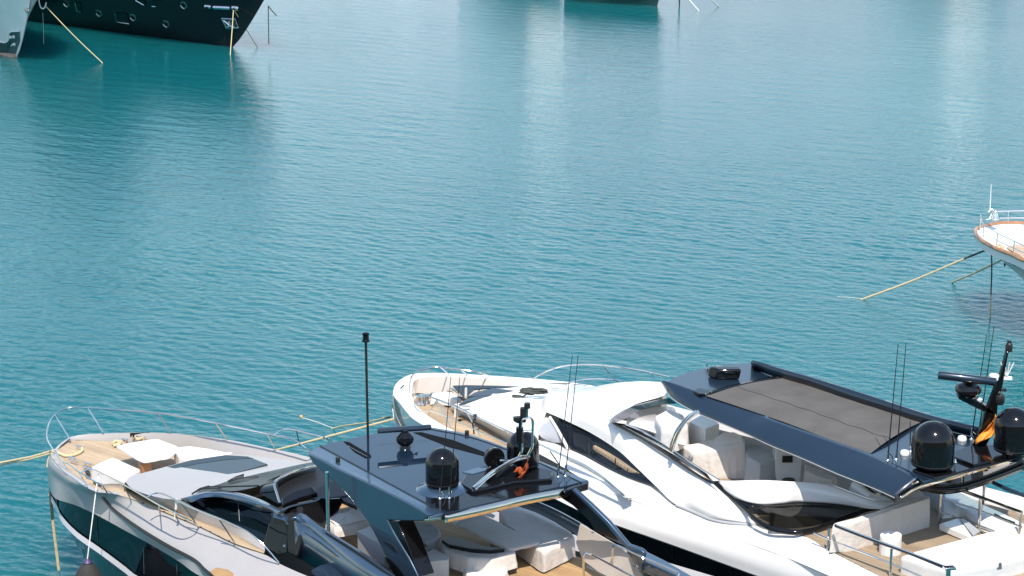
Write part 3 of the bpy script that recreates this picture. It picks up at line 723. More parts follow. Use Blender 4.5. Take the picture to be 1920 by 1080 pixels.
# signal mast and steel loop frame
yb = W(fC(1060, 930), HZ)[1]
m = MB().tube([WY(fC(1100, 700), yb), WY(fC(1100, 470), yb)], .035, 10)
mast = m.build("signal_mast", M['black'], L_)
m = MB().slab([WY(fC(*p), yb) for p in [(1048, 455), (1120, 445), (1145, 465), (1145, 490), (1080, 497), (1050, 480)]], V(0, .12, 0)); m.build("horn", M['satin'], mast, bevel=.01)
MB().tube([WY(fC(1098, 640), yb), WY(fC(1098, 525), yb)], .085, 12).build("mast_collar", M['black'], mast)
m = MB().tube([WY(fC(1152, 450), yb), WY(fC(1155, 375), yb)], .03, 8).tube([WY(fC(1123, 450), yb), WY(fC(1123, 410), yb)], .02, 8); m.build("light_post", M['steel'], mast)
for p in ((1154, 374), (1124, 408)):
    a = WY(fC(*p), yb); MB().lathe(a, [(.075, -.12 if p[0] < 1140 else -.02), (.075, .04), (.07, .1), (.001, .1)], 14).build("mast_light", M['satin'], mast)
m = MB()
m.tube(cr([WY(fC(*p), yb) for p in [(1085, 760), (1112, 700), (1110, 600), (1110, 500), (1120, 465), (1150, 455), (1185, 455), (1195, 480), (1193, 580), (1190, 670), (1155, 745)]], 50), .03, 8)
m.tube([WY(fC(1112, 553), yb), WY(fC(1192, 553), yb)], .022, 8)
m.tube(cr([W(fC(750, 980), HZ + .1), WY(fC(900, 855), yb - .25), WY(fC(1060, 765), yb - .05), WY(fC(1120, 742), yb), WY(fC(1175, 748), yb)], 30), .035, 8)
m.tube(cr([W(fC(765, 992), HZ + .1), WY(fC(900, 875), yb - .25), WY(fC(1065, 780), yb - .05), WY(fC(1170, 752), yb)], 30), .025, 8)
m.build("loop_frame", M['steel'], mast)
slab("mast_foot", [WY(fC(*p), yb + .05) for p in [(745, 1000), (880, 920), (1000, 830), (1060, 805), (1130, 850), (1060, 905), (900, 960)]], V(0, .12, 0), M['black'], mast, bevel=.03)
fl = cr([WY(fC(*p), yb - .08) for p in [(1160, 765), (1150, 800), (1135, 845), (1105, 885), (1085, 912)]], 12)
w_ = [.01, .02, .03, .035, .04, .045, .05, .055, .05, .04, .03, .01]
rows = [[q + V(math.sin(i * .9 + j * 1.7) * .025 + (j - 1.5) * w_[i] * .5, (j % 2) * .05 + .02 * math.sin(i * 1.3), -.02 * j) for i, q in enumerate(fl)] for j in range(4)]
tag(MB().loft(rows, spline=False).build("pennant", M['red'], solid=.006), "red-orange pennant hanging limp from the steel loop frame on the silver yacht's hardtop", "flag")
tag(MB().loft([[q + V(-.2, .0, .03) for q in fl[5:9]], [q + V(-.12, .04, .0) for q in fl[4:8]], [q + V(-.06, 0, -.02) for q in fl[5:9]]], spline=False).build("rolled_cloth", M['red'], solid=.006), "small bundle of red-orange cloth tucked beside the limp pennant on the hardtop", "cloth")
def whip(base, tip, par, r0=.016, lean=0.0):
    t = WY(tip, base[1] + lean)
    o = MB().tube([base, base + (t - base) * .12, t], [r0, r0 * .9, r0 * .45], 6).build("whip_antenna", M['satin'], par)
    m = MB().lathe(base - V(0, 0, .02), [(.06, 0), (.05, .03), (.025, .06), (.03, .12), (.02, .2), (.018, .3)], 10)
    m.tube([base + V(.12, .02, 0), base + V(.1, .02, .12), base + V(.02, 0, .2)], .012, 6); m.build("antenna_base", M['steel'], o)
whip(W(fC(500, 1065), HZ), fC(582, 140), L_); whip(W(fC(570, 1060), HZ), fC(650, 130), L_)
whip(W(fC(1385, 900), HZ), (1073, 666), L_); whip(W(fC(1440, 895), HZ), (1084, 666), L_)
mb = W((690, 822), HZ)
pm = MB().tube([mb, WY((686, 640), mb[1])], .032, 10).build("light_mast", M['satin'], L_)
t = WY((686, 640), mb[1])
MB().lathe(t, [(.05, -.02), (.10, 0), (.10, .03), (.075, .04), (.075, .17), (.09, .18), (.09, .21), (.03, .23), (.001, .23)], 16).build("masthead_light", M['black'], pm)

# stainless pulpit rails
rz = 4.25
rp_far = [f1(*p) for p in [(220, 78), (340, 80), (500, 90), (750, 108), (1000, 150), (1200, 190), (1440, 240), (1560, 268)]]
rf = [W(p, z) for p, z in zip(rp_far, [4.15, 4.2, 4.28, 4.4, 4.5, 4.52, 4.54, 4.54])] + [W((578, 843.5), 4.3), W((585, 850), 3.95)]
rp_near = [f1(*p) for p in [(220, 78), (150, 108), (108, 155), (90, 215), (92, 265), (130, 332), (190, 402)]] + [fA(*p) for p in [(270, 235), (370, 308), (480, 376), (530, 402), (566, 462)]]
rn = [W(p, z) for p, z in zip(rp_near, [4.15, 4.12, 4.08, 4.05, 4.05, 4.08, 4.14, 4.22, 4.3, 4.36, 4.34, 3.95])]
RR = .021
tube("pulpit_rail", cr(rn[::-1] + rf[1:], 120), RR, M['steel'], L_, n=8)
tube("pulpit_rail", cr(WZ(fA, [(362, 306), (385, 293), (420, 280), (460, 280), (520, 308), (660, 380), (820, 470), (960, 552), (1110, 625), (1200, 672), (1248, 707)], [4.3, 4.36, 4.42, 4.45, 4.47, 4.48, 4.48, 4.46, 4.42, 4.2, 3.9]), 60), RR, M['steel'], L_, n=8)
tube("pulpit_rail", cr(WZ(fA, [(868, 486), (900, 468), (940, 458), (1000, 472), (1200, 568), (1450, 668), (1640, 765), (1740, 850), (1852, 980)], [4.46, 4.52, 4.56, 4.58, 4.58, 4.56, 4.5, 4.3, 3.9]), 60), RR, M['steel'], L_, n=8)
tube("pulpit_rail", cr([W(f5(*p), z) for p, z in zip([(-410, 655), (-330, 610), (-240, 565), (-80, 570), (0, 592), (430, 702), (610, 825)], [4.5, 4.56, 4.6, 4.6, 4.58, 4.5, 3.98])], 40), RR, M['steel'], L_, n=8)
def post(top, zt, base, zb): tube("rail_post", [W(top, zt), W(base, zb + .08), W(base, zb)], .017, M['steel'], L_, n=7)
for tp, zt, bp, zb in [((137, 122), 4.11, (225, 262), 3.5), ((335, 83), 4.2, (423, 225), 3.6), ((750, 109), 4.4, (823, 222), 3.78), ((1095, 171), 4.51, (1160, 264), 3.9), ((1400, 233), 4.54, (1448, 322), 3.95)]:
    post(f1(*tp), zt, f1(*bp), zb)
for tp, zt, bp, zb in [((350, 300), 4.28, (415, 412), 3.86), ((680, 395), 4.48, (738, 497), 3.9), ((950, 548), 4.46, (958, 585), 3.88), ((1115, 530), 4.58, (1243, 704), 3.87), ((1405, 660), 4.56, (1518, 828), 3.86), ((176, 140), 4.09, (262, 275), 3.7)]:
    post(fA(*tp), zt, fA(*bp), zb)
post(f5(440, 705), 4.5, f5(518, 790), 3.95); post(f5(-40, 570), 4.6, f5(20, 830), 3.95)
# cleats and fairleads
def cleat(p, z, par=None):
    q = W(p, z); m = MB()
    for d in (-.09, .09): m.tube([q + FL.a * d, q + FL.a * d + V(0, 0, .1)], .022, 6)
    m.tube([q - FL.a * .17 + V(0, 0, .11), q + FL.a * .17 + V(0, 0, .11)], .024, 6); m.build("deck_cleat", M['steel'], L_)
for p in (f4(480, 730), f4(500, 770), f4(570, 600), f4(1090, 505), f4(650, 850), f4(660, 800)): cleat(p, DECK)
fp = WZ(f4, [(1170, 392), (1402, 384), (1375, 465), (1180, 480)], [3.72, 3.75, 3.5, 3.48])
slab("fairlead", [q - FL.s * .02 for q in fp], FL.s * .03, M['black'], L_, bevel=.01)
m = MB().tube(cr(WZ(f4, [(1195, 460), (1245, 400), (1262, 455), (1300, 440), (1350, 395), (1345, 460)], 3.62), 24), .035, 8); m.build("fairlead_roller", M['steel'], L_)
slab("fairlead", WZ(f4, [(622, 835), (645, 805), (690, 850), (700, 890), (640, 870)], 3.62), V(0, .03, -.06), M['satin'], L_, bevel=.01)

# aft end on the near side: fly rails, glass wing, deck step
zr = 5.35
rail_sets = [[(382, 1190), (384, 915), (400, 908), (700, 1060), (1000, 1210)], [(598, 1150), (600, 855), (612, 848), (800, 930), (1075, 1050), (1090, 1065), (1080, 1090)]]
ry0 = W(fE(382, 1090), FLY)
for rs, yy in ((rail_sets[0], None), (rail_sets[1], None)):
    zz = [FLY] + [5.25] * (len(rs) - 1)
    if rs is rail_sets[1]: zz[-1] = 5.2
    tube("stern_rail", cr([W(fE(*p), z) for p, z in zip(rs, zz)], 40), .025, M['steel'], L_, n=8)
    low_ = [W(fE(p[0] + 2, p[1] + 95), z - .0) for p, z in zip(rs[2:], zz[2:])]
    tube("stern_rail", [W(fE(p[0], p[1] + 100), 4.85) for p in rs[2:]], .014, M['steel'], L_, n=6)
tube("rail_post", [W(fE(825, 945), 5.25), W(fE(818, 1090), FLY + .2)], .025, M['steel'], L_)
slab("glass_wing", WZ(fE, [(350, 690), (640, 860), (720, 930), (835, 1110), (600, 1130), (370, 960), (320, 830)], [5.15, 5.15, 5.1, 4.5, 4.42, 4.42, 4.7]), FL.s * .03, M['tan_paint'], L_, bevel=0)
cf_up = WZ(fE, [(-150, 455), (0, 510), (200, 600), (450, 745), (460, 752)], 5.1, 5.15); cf_lo = WZ(fE, [(-200, 520), (0, 590), (180, 680), (330, 770), (340, 790)], 4.85, 4.75)
skin("far_coaming", [cf_up, cf_lo], M['navy'], L_, n=20, solid=.06)
tube("far_coaming_seam", [q + V(-.02, -.03, 0) for q in cr(WZ(fE, [(0, 530), (200, 620), (400, 720)], 5.05), 12)], .01, M['satin'], L_, n=6)
cb = WZ(fE, [(700, 850), (830, 905), (850, 895), (1000, 970), (1200, 1085), (1350, 1170), (1330, 1200), (1150, 1110), (810, 960)], 5.0)
slab("aft_coaming", cb, DN(.25), M['navy'], L_, bevel=.02)

# covered furniture on the flybridge (each lifts away)
FD = .28
def WT(f, pts, z): return [W(f(*p), z - FD) for p in pts]
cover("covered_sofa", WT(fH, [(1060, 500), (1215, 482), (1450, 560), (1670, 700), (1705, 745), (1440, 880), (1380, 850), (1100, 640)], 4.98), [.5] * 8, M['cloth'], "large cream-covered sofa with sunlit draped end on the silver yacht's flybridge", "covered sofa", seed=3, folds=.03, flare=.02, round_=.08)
sb = WT(fH, [(1205, 945), (1440, 1060), (1740, 1005), (1700, 960), (1430, 1000)], FLY + .02)
tag(MB().slab(sb, V(0, 0, .06)).build("sofa_plinth", M['steel_strip'], bevel=.01), "low polished plinth under the cream-covered sofa on the flybridge", "plinth")
tt = WT(fH, [(690, 640), (820, 585), (945, 568), (1180, 690), (1400, 785), (1395, 800), (1190, 845), (1130, 845), (920, 745)], 5.05)
tbl = thing("covered_table", W(fH(1100, 760), FLY), "flat-topped folding table under a tight grey cover beside the cream sofa", "covered table")
v, f = cover_mesh(tt, .07, folds=.004, flare=.0, seed=5, sag=.0, round_=.02); ob("table_top", v, f, M['cloth'], tbl, ang=50)
tube("table_leg", [W(fH(1000, 760), 4.72), W(fH(1000, 830), FLY)], .05, M['steel'], tbl)
tube("table_leg", [W(fH(1180, 790), 4.72), W(fH(1180, 860), FLY)], .05, M['steel'], tbl)
slab("table_sun_patch", [q + V(0, 0, .02) for q in WT(fH, [(600, 612), (700, 590), (945, 535), (1028, 572), (1015, 592), (945, 566), (820, 583), (690, 640)], 5.05)], DN(.03), M['cloth_white'], tbl, bevel=.004)  # white strip stands in for sun falling through a gap onto the cover
cs = WT(fH, [(570, 812), (640, 850), (820, 862), (985, 872), (1120, 850), (1195, 855), (1190, 920), (985, 1000), (800, 985), (640, 940)], 4.92)
cover("covered_armchair", WT(fH, [(560, 800), (700, 835), (985, 868), (1195, 850), (1200, 880), (1000, 935), (800, 925), (600, 860)], 4.98), .38, M['cloth'], "round-backed cream-covered seat with dark open top below the covered table", "covered seat", seed=8, folds=.035, flare=.05)
slab_o = MB().slab(WT(fH, [(575, 770), (640, 745), (760, 765), (900, 820), (1110, 850), (990, 862), (820, 850), (640, 815)], 5.06), DN(.1)).build("folded_table_frame", M['satin'], bevel=.01)
tag(slab_o, "dark folded frame lying in the open cream-covered seat", "frame")
cover("draped_cloth", WT(fH, [(760, 1010), (870, 990), (985, 1012), (1125, 985), (1130, 1020), (1100, 1070), (960, 1100), (800, 1090)], 4.72), .25, M['cloth_white'], "crumpled white cloth heaped on the deck in front of the round-backed seat", "cloth", seed=11, folds=.06, sag=.06)
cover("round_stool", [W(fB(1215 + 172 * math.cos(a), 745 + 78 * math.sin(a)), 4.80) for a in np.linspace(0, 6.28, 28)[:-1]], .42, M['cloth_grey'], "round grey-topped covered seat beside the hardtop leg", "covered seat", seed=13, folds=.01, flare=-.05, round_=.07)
cover("covered_cabinet", WT(fB, [(1245, 920), (1330, 872), (1448, 930), (1445, 960), (1250, 975), (1180, 960)], 4.9), .48, M['cloth_white'], "boxy white-covered cabinet under the round grey seat", "covered cabinet", seed=14, folds=.012, flare=.0, round_=.02)
cover("helm_seat_cover", WT(fB, [(520, 660), (560, 605), (640, 575), (740, 560), (830, 600), (850, 660), (760, 690), (590, 720)], 4.98), .25, M['cloth'], "rounded cream cover with gathered hem over the helm seat near the steel pole", "seat cover", seed=15, folds=.03, flare=.02, round_=.14, sag=-.08)
cb_ = thing("wet_bar", W(fB(860, 850), FLY), "smooth light grey wet bar cabinet behind the hardtop leg", "cabinet")
MB().slab(WT(fB, [(758, 740), (850, 705), (1010, 790), (1010, 960), (930, 900)][:3] + [(960, 850)], 5.15), DN(.72)).build("cabinet", M['grey_box'], cb_, bevel=.02)
m = MB().tube(WZ(fB, [(1125, 840), (1215, 815), (1290, 858)], 5.0), .03, 6).tube(WZ(fB, [(1185, 960), (1300, 1030)], 4.6), .03, 6).tube(WZ(fB, [(1190, 830), (1190, 965)], [5.0, 4.6]), .03, 6)
tag(m.build("folding_bracket", M['wood_dark']), "dark folding bracket arms fixed beside the white-covered cabinet", "bracket")

# foredeck lounge
FD = 0.0
cover("covered_sunbed", WT(f4, [(705, 800), (830, 735), (965, 682), (1290, 826), (1150, 920), (1120, 985)] , 3.92), [.34, .3, .3, .34, .34, .34], M['cloth_white'], "white-covered sunbed on the near side of the silver yacht's foredeck", "covered sunbed", seed=21, folds=.01, flare=.01, round_=.03)
tb = thing("foredeck_table", W(f4(1350, 720), DECK), "white-topped foredeck table with wooden base on the silver yacht", "table")
v, f = cover_mesh(WT(f4, [(1000, 545), (1240, 495), (1490, 460), (1720, 545), (1760, 580), (1640, 680), (1330, 735), (1250, 700)], 3.98), .05, folds=.003, flare=0, seed=22, sag=0, round_=.02); ob("table_top", v, f, M['cloth_white'], tb, ang=50)
MB().slab(WT(f4, [(1262, 735), (1310, 765), (1425, 742), (1420, 705), (1300, 700)], 3.86), DN(.40)).build("table_base", M['wood'], tb, bevel=.01)
slab("table_shelf", WT(f4, [(1318, 770), (1418, 745), (1418, 765), (1318, 795)], 3.78), V(-.01, -.02, .06), M['tan_leather'], tb, bevel=.004)
cover("covered_sunbed", WT(fA, [(1060, 118), (1180, 105), (1330, 125), (1490, 160), (1420, 185), (1190, 205), (1100, 180)], 3.98), .4, M['cloth_white'], "low white-covered sofa beside the far bulwark, against the dark skylight", "covered sofa", seed=23, folds=.008, flare=.0, round_=.03)
tag(tube("tie_line", cr(WZ(fA, [(1420, 165), (1470, 155), (1500, 158), (1480, 168)], 4.05), 16), .014, M['rope_white'], n=6), "short white tie cord at the corner of the low covered sofa by the skylight", "cord")

# ropes and fenders of this yacht
def rope(name, pts, r, mt, label, group=None, n=30, cat="rope"):
    return tag(tube(name, cr(pts, n) if len(pts) > 2 else cr(pts, n), r, mt, n=7), label, cat, group)
bowp = W((104, 843), 3.42)
rope("mooring_rope", [bowp, W((60, 856), 3.1), W((0, 867.5), 2.7), W((-700, 1010), -.1)], .03, M['rope'], "tan mooring rope leading left from the silver yacht's bow, upper strand", "mooring ropes")
rope("mooring_rope", [bowp + V(.02, 0, -.06), W((60, 860), 3.05), W((0, 871.5), 2.6), W((-690, 1018), -.1)], .022, M['rope'], "thinner tan strand running just under the silver yacht's bow mooring rope", "mooring ropes")
rope("mooring_rope", [W((98, 850), 3.38), W((92, 862), 3.2), W((90, 876), 3.0)], .05, M['rope'], "short frayed tan rope wrapped over the silver yacht's stem", "mooring ropes", n=10)
st = W(fA(137, 440), 2.3)
y_ = st[1] - .25
rope("anchor_rope", [WY(fA(p[0], p[1]), y_) for p in [(137, 445), (145, 560), (155, 660)]], .045, M['rope_dark'], "upper length of rope coloured dark for hull shade, hanging from the silver yacht's stem", "hanging bow rope")  # upper length coloured dark for the shade of the hull
rope("anchor_rope", [WY(fA(p[0], p[1]), y_) for p in [(155, 655), (170, 780), (192, 960), (206, 1080), (220, 1200)]], .045, M['rope'], "pale lower length of the rope hanging beside the silver yacht's stem", "hanging bow rope")
def cable(pts, z, r=.06): return cr(WZ(f4, pts, z), 26), r
tag(tube("coiled_mooring_rope", cr(WZ(f4, [(250, 610), (340, 640), (400, 665), (480, 660), (560, 630), (600, 590), (590, 565)], [3.5, 3.48, 3.47, 3.47, 3.47, 3.5, 3.55]), 30), .042, M['rope'], n=8), "thick tan rope made fast on the foredeck at the silver yacht's bow tip", "rope")
m = MB().tube(cr(WZ(f4, [(960, 520), (1000, 490), (1050, 510), (980, 540), (1030, 530), (1060, 500)], 3.5), 40), .045, 7).tube(cr(WZ(f4, [(1200, 440), (1230, 420), (1260, 470), (1320, 440), (1350, 400)], 3.6), 24), .04, 7)
tag(m.build("coiled_mooring_rope", M['rope']), "tan rope coiled on a cleat at the far bulwark of the silver yacht's bow", "rope")
fx = W(fA(478, 455), 3.95)
fr_top = fx; fr_bot = WY(fA(415, 955), fx[1] - .4)
tag(tube("fender_line", [W(fA(500, 300), 4.4), fx, fr_bot], .016, M['rope_white'], n=6), "white fender line hanging over the bow window to the visible charcoal fender", "line")
fen = thing("fender", fr_bot - V(0, 0, 1.6), "charcoal teardrop fender hanging by the silver yacht's stem", "fender")
k = mpp(fr_bot)
MB().lathe(fr_bot - V(0, 0, 1.75), [(.1, 0), (.36, .12), (.46, .5), (.45, .9), (.38, 1.2), (.27, 1.45), (.16, 1.6), (.08, 1.68)], 28).build("fender_body", M['fender'], fen)
MB().lathe(fr_bot - V(0, 0, .12), [(.11, 0), (.13, .04), (.1, .09), (.04, .13)], 14).build("fender_cap", M['purple'], fen)
fx2 = W(fA(1080, 505), 4.56)
tag(tube("fender_line", [fx2, W(fA(1075, 600), 4.0), WY(fA(1015, 1085), W(fA(1060, 700), 3.5)[1] - .5), WY(fA(1008, 1180), W(fA(1060, 700), 3.5)[1] - .5)], .018, M['rope_white'], n=6), "white fender line knotted on the side rail amidships of the silver yacht", "line")
MB_ = MB().tube(cr([fx2 + V(0, -.02, .02), fx2 + V(.01, -.03, -.12), fx2 + V(-.01, -.03, -.25)], 8), .035, 8)
tag(MB_.build("rope_knot", M['rope_white']), "white rope knot on the silver yacht's side rail", "knot")
slab("step_pad", WZ(fA, [(1330, 1050), (1375, 1018), (1460, 1035), (1560, 1090), (1400, 1120)], [3.4, 3.5, 3.5, 3.45, 3.3]), FL.s * .05, M['tan_leather'], L_, bevel=.02)
# ================================================================== the white yacht beside it
FR = Frame(W((737, 742), 3.85), 46)
R_ = thing("motor_yacht", FR.w(12, .3, 0), "white motor yacht with long navy hardtop, grey canvas roof and two big black domes", "yacht")
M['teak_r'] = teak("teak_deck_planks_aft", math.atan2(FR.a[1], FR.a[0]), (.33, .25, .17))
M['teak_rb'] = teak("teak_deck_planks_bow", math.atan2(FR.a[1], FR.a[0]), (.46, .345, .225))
def extR(q, aft, n=2, dz=0.0, dy=0): return [q + FR.a * aft * (i + 1) / n + V(0, 0, dz) + FR.s * dy * (i + 1) / n for i in range(n)]
g0 = [W((737, 742), 3.85)] + WZ(fC, [(150, 282), (165, 305), (200, 345), (250, 410), (300, 462), (420, 530), (700, 640), (1150, 780)], [3.87, 3.9, 4.0, 4.12, 4.2, 4.3, 4.4, 4.48]) + WZ(fE, [(430, 385), (560, 450), (1000, 602), (1440, 772), (1900, 942)], 4.5)
g0 += extR(g0[-1], 8, 2, 0, -.1)
k0 = [FR.cen((736, 768))] + WZ(fC, [(150, 385), (170, 430), (205, 490), (260, 560), (330, 610), (480, 690), (760, 820), (1150, 960)], [3.1, 3.12, 3.25, 3.4, 3.52, 3.64, 3.76, 3.81]) + WZ(fE, [(420, 625), (600, 690), (1000, 830), (1440, 990), (1700, 1085)], 3.84)
k0 += extR(k0[-1], 8, 2, 0, -.1)
hull_r = skin("hull", [g0, [a * .55 + b * .45 - FR.s * .04 for a, b in zip(cr(g0, 30), cr(k0, 30))], k0], M['white'], R_, n=70, sub=9, ang=60)
k1 = [q + FR.s * .16 + V(0, 0, -.05) for q in k0]
k1[0] = k0[0] + V(0, 0, -.05)
k2 = [q + FR.s * .22 + V(0, 0, -.14) for q in k0]; k2[0] = k0[0] + V(0, 0, -.1)
skin("hull_lip", [k0, k1, k2], M['white'], hull_r, n=60)
def lowR(q, z, i): return V(q[0], q[1], z) + FR.s * i
w1 = [lowR(q, 1.9, .40) for q in k0[6:]]
hwr = skin("hull_window", [k2[6:], w1], M['glass'], hull_r, n=40)
for t in np.linspace(0, 1, 7):
    i = int(8 + t * 5); a = k2[min(i, len(k2) - 1)]
    tube("window_mullion", [a - FR.s * .01, a + V(0, 0, -1.6) + FR.s * .15], .02, M['satin'], hwr, n=5)
sw = [FR.cen((741, 800)), FR.cen((752, 840)), FR.w(1.6, 0, -.4)]
skin("lower_hull", [[k0[0], *k2[1:6], *[lowR(q, 1.9, .40) for q in k0[6:]]], [sw[2]] + [lowR(q, -.4, .9) for q in k0[1:]]], M['white'], hull_r, n=60)
gf = [W((737, 742), 3.85)] + WZ(fC, [(152, 240), (180, 188), (225, 152), (290, 126), (380, 118), (500, 118), (800, 132), (1200, 160), (1500, 190), (1660, 216)], [3.9, 3.95, 4.05, 4.15, 4.22, 4.3, 4.4, 4.45, 4.45, 4.42])
gf += extR(gf[-1], 16, 3, 0, .5)
def krr(S, B, tau, sg): return [S + FR.a * t + FR.s * sg * B * (1 - math.exp(-t / tau)) for t in (0, .4, 1, 2, 3.5, 5.5, 8, 12, 17, 23)]
skin("far_topside", [gf, krr(FR.cen((736, 775)), 3.4, 2.2, 1), krr(sw[1], 3.1, 3.5, 1), krr(sw[2], 2.8, 5, 1)], M['white'], hull_r, n=50, sub=12, ang=70)
# bulwark cap and inner faces round the bow
ci = WZ(fC, [(298, 190), (288, 225), (286, 270), (300, 318), (330, 368), (400, 432), (560, 528), (800, 640), (1100, 770)], [4.15, 4.12, 4.12, 4.15, 4.2, 4.28, 4.38, 4.45, 4.5])
co = [cr(g0[1:9], 40)]; cin = cr(ci, 40)
cf = WZ(fC, [(298, 190), (320, 168), (360, 152), (440, 146), (520, 146), (800, 158), (1100, 178), (1300, 196)], [4.15, 4.18, 4.22, 4.28, 4.3, 4.4, 4.45, 4.45])
cfi = cr(cf, 40); gff = cr([gf[2], *gf[3:10]], 40)
m = MB(); m.loft([co[0], cin], spline=False); m.loft([gff, cfi], spline=False)
m.loft([cr([g0[0], *gf[1:4]], 10), [cin[0]] * 10], spline=False); m.add([g0[0], g0[1], cin[0]], [(0, 1, 2)])
DR = 3.75
m.loft([cin, [V(q[0], q[1], DR) + FR.s * .1 for q in cin]], spline=False)
m.build("bulwark", M['white'], R_, ang=50)
fl_ = [V(q[0], q[1], min(q[2], DR + .02 * i * .3)) - FR.s * (.15 + .01 * i) for i, q in enumerate(cfi)]
skin("bulwark_lining", [cfi, fl_], M['tan_paint'], R_, n=40)
dk = [V(q[0], q[1], DR - .02) for q in cin[::3]] + [V(q[0], q[1], DR - .02) for q in fl_[:24:3]][::-1]
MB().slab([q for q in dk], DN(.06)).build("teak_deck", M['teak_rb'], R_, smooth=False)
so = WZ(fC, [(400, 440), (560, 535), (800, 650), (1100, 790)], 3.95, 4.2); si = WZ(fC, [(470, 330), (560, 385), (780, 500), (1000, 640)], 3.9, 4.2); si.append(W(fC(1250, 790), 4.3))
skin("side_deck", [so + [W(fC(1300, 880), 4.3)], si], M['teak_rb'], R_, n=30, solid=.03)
# anchor pocket plate
slab("anchor_plate", [FR.s * -.03 + q for q in WZ(fC, [(150, 285), (200, 350), (250, 418), (282, 470), (288, 508), (215, 515), (185, 455), (165, 390)], [3.82, 3.9, 3.95, 4.0, 3.75, 3.3, 3.4, 3.5])], FR.s * .03, M['bronze'], hull_r, bevel=.01)
tube("plate_edge", cr(WZ(fC, [(150, 283), (165, 392), (190, 465), (215, 517)], [3.84, 3.5, 3.4, 3.3]), 14), .03, M['steel'], hull_r)

# coachroof with cushions, hatches
zc = lambda x: 4.45 + .06 * max(0, x - 4)
def WRR(p, dz=0.0):
    z = 4.6
    for _ in range(8): z = zc(FR.loc(W(p, z + dz))[0])
    return W(p, z + dz)
def RR_(f, P, dz=0.0): return [WRR(f(*p), dz) for p in P]
c_near = RR_(fC, [(610, 352), (700, 400), (820, 470), (960, 540), (1110, 600), (1170, 615), (1215, 600), (1240, 580)])
c_mid = RR_(fC, [(720, 325), (820, 380), (950, 440), (1060, 480), (1180, 500), (1230, 505), (1270, 505), (1300, 500)], .05)
c_m2 = RR_(fC, [(870, 292), (980, 320), (1100, 340), (1230, 350), (1280, 355), (1310, 360), (1340, 370), (1370, 380)], .10)
c_f = RR_(fC, [(900, 262), (1000, 258), (1120, 250), (1260, 250), (1340, 258), (1410, 265), (1480, 270), (1550, 275)], .06)
c_f2 = RR_(fC, [(900, 232), (1040, 215), (1200, 198), (1320, 198), (1480, 210), (1600, 225), (1700, 240), (1850, 290), (2000, 350)], 0)
rows = [c_near, c_mid, c_m2, c_f, c_f2]
cr_ = skin("coachroof", rows, M['white'], R_, n=40, sub=24, ang=70)
fe = [r[0] for r in rows]
skin("coachroof_front", [fe, [V(q[0], q[1], DR) + V(-.05, .05, 0) for q in fe]], M['white'], cr_, n=20)
lo_ = WZ(fC, [(560, 385), (640, 430), (780, 505), (900, 575), (1010, 640), (1130, 700)], 3.93, 4.15) + [W(fC(1230, 690), 4.3)]
skin("coachroof_side", [c_near, lo_], M['white'], cr_, n=30)
skin("coachroof_side", [c_f2, [V(q[0], q[1], 3.9) + FR.s * .2 for q in c_f2]], M['white'], cr_, n=30)
for p in ((670, 465), (810, 538), (968, 610)):
    q = W(fC(*p), 4.1); MB().lathe(q - FR.s * .12, [(.04, -.05), (.04, .05), (.001, .06)], 10, axis=-FR.s).build("drain_cap", M['satin'], cr_)
slab("foredeck_window", RR_(fC, [(640, 352), (700, 308), (760, 293), (858, 290), (830, 303), (740, 325)], .09), DN(.05), M['glass_grey'], cr_, bevel=.01)
slab("foredeck_window", RR_(fC, [(705, 295), (760, 262), (900, 228), (1050, 248), (990, 262), (865, 288), (760, 290)], .08), DN(.05), M['glass_grey'], cr_, bevel=.01)
slab("forward_windscreen", RR_(fC, [(595, 212), (700, 208), (900, 212), (1100, 218), (1140, 230), (1040, 246), (920, 226), (760, 240), (700, 290), (680, 300), (640, 260)], .02), DN(.03), M['glass'], cr_, bevel=0)
tube("windscreen_post", [WRR(fC(695, 235), .1), WRR(fC(693, 300), .1)], .04, M['tan_paint'], cr_)
for p in ((698, 366), (1365, 234)):
    q = WRR(fC(*p), .13); MB().box(q, V(.12, 0, 0), V(0, .05, 0), V(0, 0, .02)).build("deck_hatch_handle", M['grey_box'], cr_)
cover("foredeck_cushion_cover", RR_(fC, [(845, 325), (930, 292), (1060, 275), (1240, 315), (1300, 400), (1325, 470), (1240, 495), (1180, 475), (1050, 425), (930, 375)], .16), .14, M['cloth_white'], "pale fitted cover over the white yacht's foredeck sunbed, dark rope lying on it", "sunbed cover", seed=31, folds=.006, flare=.02, round_=.05)
cover("white_cushion_cover", WZ(fC, [(440, 268), (520, 255), (590, 258), (660, 310), (640, 325), (560, 300), (430, 290)], 4.05), .25, M['cloth_white'], "small white-covered bow seat in front of the white yacht's forward glass", "covered seat", seed=32, folds=.01, flare=.02)
cc = WRR(fC(1190, 285), .20)
pts = []
for i in range(160):
    a = i * .42; r = .17 + .06 * math.sin(i * .9) + rng.uniform(-.03, .03)
    pts.append(cc + V(.05, 0, .02) + V(r * math.cos(a) * 1.7, r * math.sin(a) * .75, .03 + .10 * (i / 160) + rng.uniform(0, .05)))
for p in [(1130, 290), (1080, 297), (1045, 293), (1050, 285), (1090, 287), (1125, 297)]: pts.append(WRR(fC(*p), .19))
tag(tube("coiled_rope", cr(pts, 420), .022, M['rope_dark'], n=6), "black rope coiled on the white yacht's covered foredeck sunbed", "rope")
for p in ((400, 340), (455, 355), (450, 330), (370, 355), (575, 310), (340, 350)):
    q = W(fC(*p), DR); m = MB().lathe(q, [(.10, 0), (.07, .05), (.06, .18), (.1, .22), (.1, .26), (.001, .27)], 14); m.build("bollard", M['steel'], R_)
q = W(fC(460, 448), DR + .05); MB().box(q, V(.14, -.04, 0), V(.02, .05, 0), V(0, 0, .02)).build("deck_hatch_handle", M['satin'], R_)
